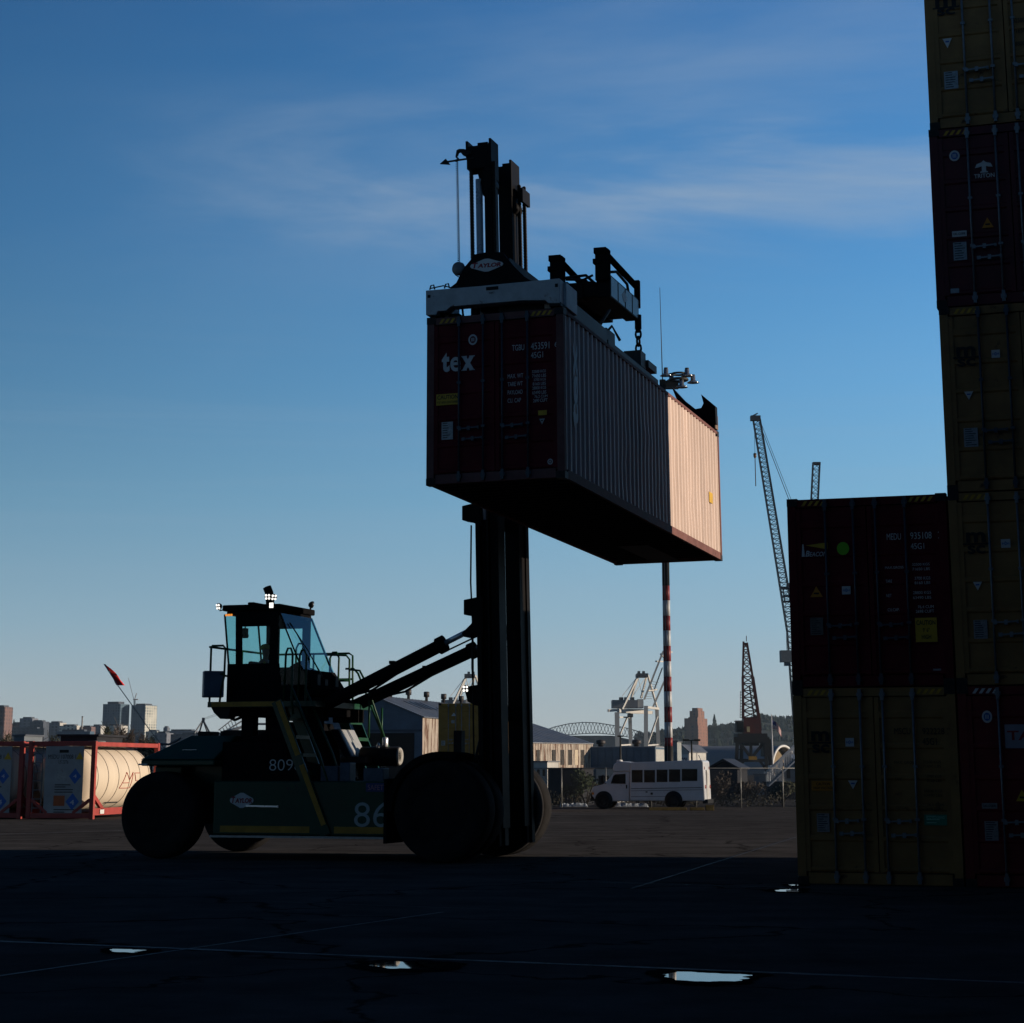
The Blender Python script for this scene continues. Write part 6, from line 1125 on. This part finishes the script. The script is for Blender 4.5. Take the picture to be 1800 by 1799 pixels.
m = MB(); m.bar(q(384, 1284), q(420, 1256), .35); m.bar(q(392, 1288), q(425, 1268), .5); m.bar(q(393, 1292), q(430, 1276), .9); [m.bar(q(386 + 5 * i, 1283 - 4 * i), q(392 + 5 * i, 1291 - 2.4 * i), .25) for i in range(6)]; m.bar(q(392, 1290), q(394, 1352), 1.0); m.build('truss', SW, sc_); m = MB(); a = q(392, 1300); m.box(a.x, q(408, 1275).x, -2, 2, a.z, q(0, 1289).z); m.build('house', SG, sc_)
fb = thing('footbridge', 'far curved grey bridge deck seen between the cab legs', 'bridge', V((at(440, 1350, 900).x, 900, -.6))); q = lambda x, y: at(x, y, 900) - fb.location
m = MB(); m.path([q(x, y) for x, y in ((400, 1285), (425, 1278), (440, 1275), (455, 1273), (475, 1273), (520, 1280))], .5, 6); m.build('deck', SG, fb); m = MB(); [m.bar(q(x, 1276), q(x, 1352), .6) for x in (433, 470, 515)]; m.build('pier', SG, fb)

# ------------------------------------------------------------------ the far shore: stadium, hospital, towers
ST = thing('stadium', 'wide arched stadium roof truss on the horizon left of the white crane', 'stadium', V((at(1045, 1350, 2500).x, 2500, -.6))); STM = mat('stadium_steel', (.07, .08, .09), .6); q = lambda x, y, dy=0: at(x, y, 2500 + dy) - ST.location
top = [(955, 1285), (975, 1278), (1000, 1272.5), (1025, 1270), (1050, 1271), (1078, 1275.5), (1105, 1281), (1138, 1291)]; bot = [(960, 1286.5), (980, 1290), (1000, 1292), (1025, 1290), (1050, 1289), (1078, 1291.5), (1105, 1296), (1138, 1302)]
def interp(pl_, x):
    for (a, b), (c, d) in zip(pl_, pl_[1:]):
        if a <= x <= c: return b + (d - b) * (x - a) / (c - a)
    return pl_[-1][1] if x > pl_[-1][0] else pl_[0][1]
for dy in (0, 22, 44):
    m = MB(); xs_ = [958 + 6 * i for i in range(31)]
    for a, b in zip(xs_, xs_[1:]): m.bar(q(a, interp(top, a), dy), q(b, interp(top, b), dy), 1.0); m.bar(q(a, interp(bot, a), dy), q(b, interp(bot, b), dy), .9); m.bar(q(a, interp(top, a), dy), q(b, interp(bot, b), dy), .6); m.bar(q(a, interp(bot, a), dy), q(b, interp(top, b), dy), .6)
    m.build('roof_truss', STM, ST)
m = MB(); m.prism([(q(x, y).x, q(x, y).z) for x, y in ((985, 1352), (985, 1296), (1000, 1292.5), (1080, 1292.5), (1110, 1299), (1150, 1305), (1150, 1352))], 45, 120); m.build('stand', mat('stadium_dark', (.03, .04, .06), .7), ST)
def facade(name, glassc, wallc, sx=.28, sz=.30, fr=.55):
    """window bays and floors, worked into the wall by an object-space grid"""
    if name in MATS: return MATS[name]
    m = mat(name, wallc, .5, var=.2, scale=.05); nt = m.node_tree; L = nt.links; b = nt.nodes['Principled BSDF']; src = b.inputs['Base Color'].links[0].from_socket
    tc = _n(nt, 'ShaderNodeTexCoord'); sp_ = _n(nt, 'ShaderNodeSeparateXYZ'); L.new(tc.outputs['Object'], sp_.inputs[0])
    def saw(o, k, th):
        a = _n(nt, 'ShaderNodeMath', operation='MULTIPLY'); L.new(o, a.inputs[0]); a.inputs[1].default_value = k; f = _n(nt, 'ShaderNodeMath', operation='FRACT'); L.new(a.outputs[0], f.inputs[0]); g_ = _n(nt, 'ShaderNodeMath', operation='LESS_THAN'); L.new(f.outputs[0], g_.inputs[0]); g_.inputs[1].default_value = th; return g_.outputs[0]
    ad_ = _n(nt, 'ShaderNodeMath', operation='ADD'); L.new(sp_.outputs['X'], ad_.inputs[0]); L.new(sp_.outputs['Y'], ad_.inputs[1])
    mu = _n(nt, 'ShaderNodeMath', operation='MULTIPLY'); L.new(saw(ad_.outputs[0], sx, fr), mu.inputs[0]); L.new(saw(sp_.outputs['Z'], sz, .62), mu.inputs[1])
    no = _n(nt, 'ShaderNodeTexNoise'); no.inputs['Scale'].default_value = .12; no.inputs['Detail'].default_value = 2; L.new(tc.outputs['Object'], no.inputs[0]); mr = _n(nt, 'ShaderNodeMapRange'); mr.inputs[1].default_value = .35; mr.inputs[2].default_value = .6; L.new(no.outputs['Fac'], mr.inputs[0]); m2 = _n(nt, 'ShaderNodeMath', operation='MULTIPLY'); L.new(mu.outputs[0], m2.inputs[0]); L.new(mr.outputs[0], m2.inputs[1])
    x = _n(nt, 'ShaderNodeMix', data_type='RGBA'); L.new(m2.outputs[0], x.inputs[0]); L.new(src, x.inputs[6]); x.inputs[7].default_value = (*glassc, 1); L.new(x.outputs[2], b.inputs['Base Color']); return m
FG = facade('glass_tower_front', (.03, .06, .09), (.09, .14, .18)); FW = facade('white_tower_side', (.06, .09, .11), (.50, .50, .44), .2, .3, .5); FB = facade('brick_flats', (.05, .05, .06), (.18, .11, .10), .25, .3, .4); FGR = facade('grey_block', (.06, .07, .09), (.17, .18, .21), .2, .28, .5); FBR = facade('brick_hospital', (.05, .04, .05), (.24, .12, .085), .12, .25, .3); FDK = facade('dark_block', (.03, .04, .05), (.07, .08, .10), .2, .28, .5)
def block(label, x0, x1, yt, Y, depth, th, front, side=None, yb=1352, crown=0, group='buildings on the far shore', name='building', cat='building'):
    u, v = frame2(th); yr = (yt + 1295) / 2; a = at(x0, yr, Y); b_ = on_plane(x1, yr, V((a.x, Y, 0)), v); W_ = (b_ - a).dot(u); zt = at((x0 + x1) / 2, yt, Y).z; t = thing(name, label, cat, V((a.x, Y, -.6)), -th, group); H = zt + .6
    m = MB(); m.box(0, W_, 0, depth, 0, H); m.build('walls', front, t)
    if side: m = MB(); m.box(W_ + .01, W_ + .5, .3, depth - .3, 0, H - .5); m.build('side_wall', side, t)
    m = MB(); m.box(W_ * .15, W_ * .8, depth * .2, depth * .8, H, H + max(1.5, crown)); m.build('roof_unit', FDK, t); return t, W_, H
TG = 'buildings on the far shore'
t, W_, H = block('glass tower on the far left skyline, left of its twin', 180, 210, 1238, 2500, 22, .35, FG, FG, crown=3)
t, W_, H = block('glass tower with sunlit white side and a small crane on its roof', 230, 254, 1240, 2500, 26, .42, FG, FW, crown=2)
cc_ = thing('roof_crane', 'tiny tower crane standing on the white-sided glass tower', 'crane', at(236.5, 1240, 2508)); q = lambda x, y: at(x, y, 2508) - cc_.location
m = MB(); lattice(m, q(236.5, 1241), q(236.5, 1231), 1.6, 1.6, .4, 6); m.build('tower', LAT, cc_); m = MB(); m.box(q(232.5, 1275).x, q(241, 1275).x, -1.5, 1.5, q(0, 1231).z, q(0, 1229).z); m.bar(q(235, 1229), q(225.5, 1192), .5); m.bar(q(237, 1229), q(240, 1219), .8); m.build('jib', mat('crane_pale', (.35, .3, .28), .6), cc_)
block('tall brick apartment block cut by the left edge of the picture', -14, 6.5, 1243, 1800, 14, .3, FB, FB); block('grey office block with twin steps at the far left', 34, 56, 1263, 2300, 16, .2, FGR); block('dark lower office block right of the grey stepped one', 52, 75.5, 1268.5, 2260, 16, .2, FDK)
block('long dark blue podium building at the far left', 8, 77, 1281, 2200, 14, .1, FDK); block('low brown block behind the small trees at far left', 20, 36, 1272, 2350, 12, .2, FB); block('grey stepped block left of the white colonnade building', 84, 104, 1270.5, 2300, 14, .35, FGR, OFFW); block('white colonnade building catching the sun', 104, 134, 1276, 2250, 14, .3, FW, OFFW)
block('long low blue warehouse below the colonnade building', 98, 158, 1286, 1600, 12, .1, BLUEW); block('low red brown block right of the thin chimney', 142, 160, 1278, 2250, 12, .2, FB); block('pale block left of the glass tower', 160, 176, 1276, 2300, 12, .3, FGR, OFFW)
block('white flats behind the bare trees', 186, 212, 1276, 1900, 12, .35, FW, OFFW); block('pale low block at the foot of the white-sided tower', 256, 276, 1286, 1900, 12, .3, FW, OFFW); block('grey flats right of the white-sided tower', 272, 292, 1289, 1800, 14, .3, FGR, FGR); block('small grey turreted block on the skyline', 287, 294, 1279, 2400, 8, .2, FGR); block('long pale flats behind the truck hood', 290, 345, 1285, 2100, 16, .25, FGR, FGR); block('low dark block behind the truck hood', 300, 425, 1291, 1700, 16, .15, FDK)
t = thing('chimney', 'thin pale chimney on the left skyline', 'chimney', V((at(140.7, 1350, 2000).x, 2000, -.6))); H = at(140.7, 1260, 2000).z; m = MB(); m.tube((0, 0, 0), (0, 0, H), .85, 12, .65); m.build('shaft', mat('chimney_concrete', (.26, .24, .22), .7), t); m = MB(); m.tube((0, 0, H), (0, 0, H + 1), .8, 12); m.build('cap', DK, t)
t, W_, H = block('brick hospital block with stepped tower, east side in sun', 1203, 1222, 1263, 2600, 40, .5, FBR, None, name='hospital', cat='hospital')
m = MB(); a = at(1218, 1350, 2598).x - t.location.x; k = mpp(2600); m.box(15 * k, 31 * k, -8, 12, 0, H + 12 * k); m.box(17 * k, 33 * k, -14, 8, 0, H + 1 * k); m.box(20 * k, 36 * k, -18, 2, 0, H - 12 * k); m.box(18.5 * k, 29 * k, -6, 10, H + 12 * k, H + 17 * k); m.build('tower', FBR, t)
# hills, woods and skyline trees
crest = [(-1500, 1296), (-400, 1296), (-100, 1292), (20, 1284), (120, 1288), (300, 1296), (600, 1300), (900, 1305), (1000, 1304), (1150, 1296), (1180, 1292), (1210, 1287), (1245, 1286), (1280, 1284), (1305, 1279), (1320, 1270), (1345, 1266), (1365, 1270), (1400, 1271), (1600, 1262), (3400, 1275)]
m = MB(); xs_ = list(range(-1500, 3301, 20)); rows = [(2700, 1.0), (2820, .55), (3000, .0), (3400, -.25)]; vs = []
for Yh, f in rows:
    for x in xs_:
        z = at(x, interp(crest, x) + 2, 3000).z; vs.append((at(x, 1350, Yh).x, Yh, -2 if f == 1 else z * (1 - f) if f > 0 else z * (1 + f)))
n_ = len(xs_); m.add(vs, [(j * n_ + i, j * n_ + i + 1, (j + 1) * n_ + i + 1, (j + 1) * n_ + i) for j in range(len(rows) - 1) for i in range(n_ - 1)], True)
tag(m.build('hills', mat('hill_cover', (.022, .030, .022), .9, var=.4, scale=.02)), None, None, kind='structure')
rs = random.Random(3); m = MB()
def blob(m, c, rx, rz, rs):
    n1, n2 = 7, 5; vs = []
    for j in range(n2 + 1):
        for i in range(n1): th = 2 * pi * i / n1; ph = pi * j / n2; f = rs.uniform(.72, 1.25); vs.append((c[0] + rx * f * sin(ph) * cos(th), c[1] + rx * f * sin(ph) * sin(th), c[2] + rz * f * cos(ph)))
    m.add(vs, [(j * n1 + i, j * n1 + (i + 1) % n1, (j + 1) * n1 + (i + 1) % n1, (j + 1) * n1 + i) for j in range(n2) for i in range(n1)])
for x in range(1120, 1480, 2):
    for f in (0, 0, .2, .45, .7, .95):
        Yh = 3000 - 300 * f; xx = x + rs.uniform(-3, 3); zc = at(xx, interp(crest, xx) + 2, 3000).z * (1 - f) if f else at(xx, interp(crest, xx) + 2, 3000).z; h = rs.uniform(3, 9); blob(m, (at(xx, 1350, Yh).x, Yh, zc + h * .3), rs.uniform(2, 5), h, rs)
for x in range(-20, 420, 3):
    for f in (0, .4, .8): Yh = 3000 - 300 * f; xx = x + rs.uniform(-3, 3); zc = at(xx, interp(crest, xx) + 2, 3000).z * (1 - f); blob(m, (at(xx, 1350, Yh).x, Yh, zc), rs.uniform(2, 5), rs.uniform(3, 6), rs)
tag(m.build('hillside_wood', mat('far_foliage', (.020, .030, .018), .9, var=.5, scale=.08), fix=False), 'far wooded hillside along the horizon', 'wood', kind='stuff')
def conifer(label, x, yt, yb, wpx, Y):
    k = mpp(Y); b_ = at(x, yb, Y); H = (yb - yt) * k; t = thing('conifer', label, 'tree', b_); rs = random.Random(x); m = MB(); m.tube((0, 0, -H * .2), (0, 0, H * .9), H * .03, 6, .1); m.build('trunk', mat('bark', (.03, .024, .018), .9), t); m = MB()
    for i in range(900): f = rs.random() ** 1.3; r = wpx * k / 2 * (1 - f ** 1.5) * rs.uniform(.5, 1.05); th = rs.uniform(0, 6.3); leaves(m, (r * cos(th), r * sin(th), H * f), (.3, .3, .3), 1, H * .035, rs)
    m.build('crown', mat('conifer_foliage', (.012, .022, .014), .9, var=.4, scale=.1), t, fix=False)
conifer('tall dark conifer right of the brick hospital', 1256.5, 1258, 1298, 15, 2550); conifer('small conifer on the far left skyline, right one', 24, 1265, 1276, 5, 2300); conifer('small conifer on the far left skyline, left one', 13, 1265, 1276, 4, 2300)
def bare_tree(label, x, yt, Y, wpx, col, dens):
    k = mpp(Y); t = thing('tree', label, 'tree', V((at(x, 1350, Y).x, Y, gz(Y))), 0, 'trees behind the tank containers'); H = at(x, yt, Y).z - gz(Y); rs = random.Random(int(x * 3)); m = MB(); m.tube((0, 0, 0), (0, 0, H * .45), .22, 7, .14)
    ends = []
    for i in range(9): a = rs.uniform(0, 6.3); r = wpx * k / 2 * rs.uniform(.3, .9); e_ = V((cos(a) * r, sin(a) * r, H * rs.uniform(.6, .98))); ends.append(e_); m.path([(0, 0, H * rs.uniform(.2, .45)), (e_.x * .4, e_.y * .4, e_.z * .75), e_], .07, 5)
    m.build('trunk', mat('bark', (.03, .024, .018), .9), t); m = MB()
    for e_ in ends:
        for i in range(24): d = V((rs.gauss(0, 1), rs.gauss(0, 1), rs.gauss(.5, .8))).normalized() * rs.uniform(.5, 1.6); s0 = e_ * rs.uniform(.75, 1.0); m.bar(s0, s0 + d, .035)
    leaves(m, (0, 0, H * .7), (wpx * k / 2, wpx * k / 2, H * .32), dens, .12, rs); m.build('crown', col, t, fix=False)
TW1 = mat('twig_grey_brown', (.060, .046, .036), .9, var=.4); TW2 = mat('twig_olive', (.040, .042, .022), .9, var=.4); TW3 = mat('blossom_pale', (.20, .17, .15), .9, var=.4)
for lb, x, yt, Y, w_, c_, d_ in (('dense olive tree behind the red rail, left of the pale tree', 186, 1278, 260, 16, TW2, 900), ('pale twiggy tree between two darker ones behind the red rail', 202, 1276, 265, 12, TW3, 500), ('grey brown bare tree right of the pale twiggy one', 214, 1279, 258, 14, TW1, 700), ('brown bare tree below the white-sided glass tower', 228, 1283, 262, 16, TW1, 700), ('low brown tree at the right end of the red rail', 248, 1291, 258, 16, TW1, 600), ('small olive tree half hidden by the truck hood', 266, 1294, 255, 14, TW2, 500), ('low dark tree at the left edge above the tank containers', 12, 1291, 255, 26, TW2, 700), ('low brown tree above the second tank container', 60, 1294, 262, 24, TW1, 600), ('low olive tree above the gap between tank containers', 96, 1294, 258, 22, TW2, 600), ('bare tree right of the hospital on the hill', 1281, 1268, 2700, 9, TW1, 200)): bare_tree(lb, x, yt, Y, w_, c_, d_)
t = thing('storage_tank', 'small white domed tank above the tank containers at left', 'storage tank', V((at(48, 1350, 300).x, 300, -.6))); H = at(48, 1300, 300).z + .6; m = MB(); m.tube((0, 0, 0), (0, 0, H), .45, 20); m.build('shell', OFFW, t); m = MB(); m.lathe([(.45, 0), (.40, .2), (.25, .36), (0, .44)], (0, 0, H), (0, 0, 1), 20); m.build('dome', WHITE, t)
t, W_, H = hut('container_cabin', 'dark cabin behind the tank containers', 'cabin', 104, 168, 1295, 76, 3, .13, DKW, DKW); m = MB(); m.box(W_ * .3, W_ * .5, -.03, 0, H * .4, H * .8); m.build('window', BGL, t)
t, W_, H = hut('container_cabin', 'grey blue cabin roof showing above the second tank container', 'cabin', 22, 40, 1294, 120, 3, .13, GRW); m = MB(); m.box(W_ * .2, W_ * .7, -.03, 0, H * .5, H * .85); m.build('window', BGL, t)
# unseen stacks added behind the camera to block sky light
for k in range(5):
    for lev in range(5): container('container in the stack wall behind the camera, out of frame', rnd.choice([MUST, MAROON_DULL, REDOX]), V((-24 + 9.6 * k, -3.5, CH_ * lev + .004)), CM_STACK, SL, group='unseen containers added behind the camera', detail=False, rot=(0, 0, -pi / 2))
# sea air: pale, even haze in one closed box round the whole scene
HZ = 4.8e-5
hm = bpy.data.materials.new('haze_air'); hm.use_nodes = True; hn = hm.node_tree; hn.nodes.remove(hn.nodes['Principled BSDF']); pv = _n(hn, 'ShaderNodeVolumePrincipled'); pv.inputs['Density'].default_value = HZ; pv.inputs['Color'].default_value = (.62, .82, 1, 1); pv.inputs['Anisotropy'].default_value = .2; hn.links.new(pv.outputs[0], hn.nodes['Material Output'].inputs['Volume'])
m = MB(); m.box(-2600, 2600, -330, 3700, -4, 112); tag(m.build('haze', hm), None, None, kind='stuff')
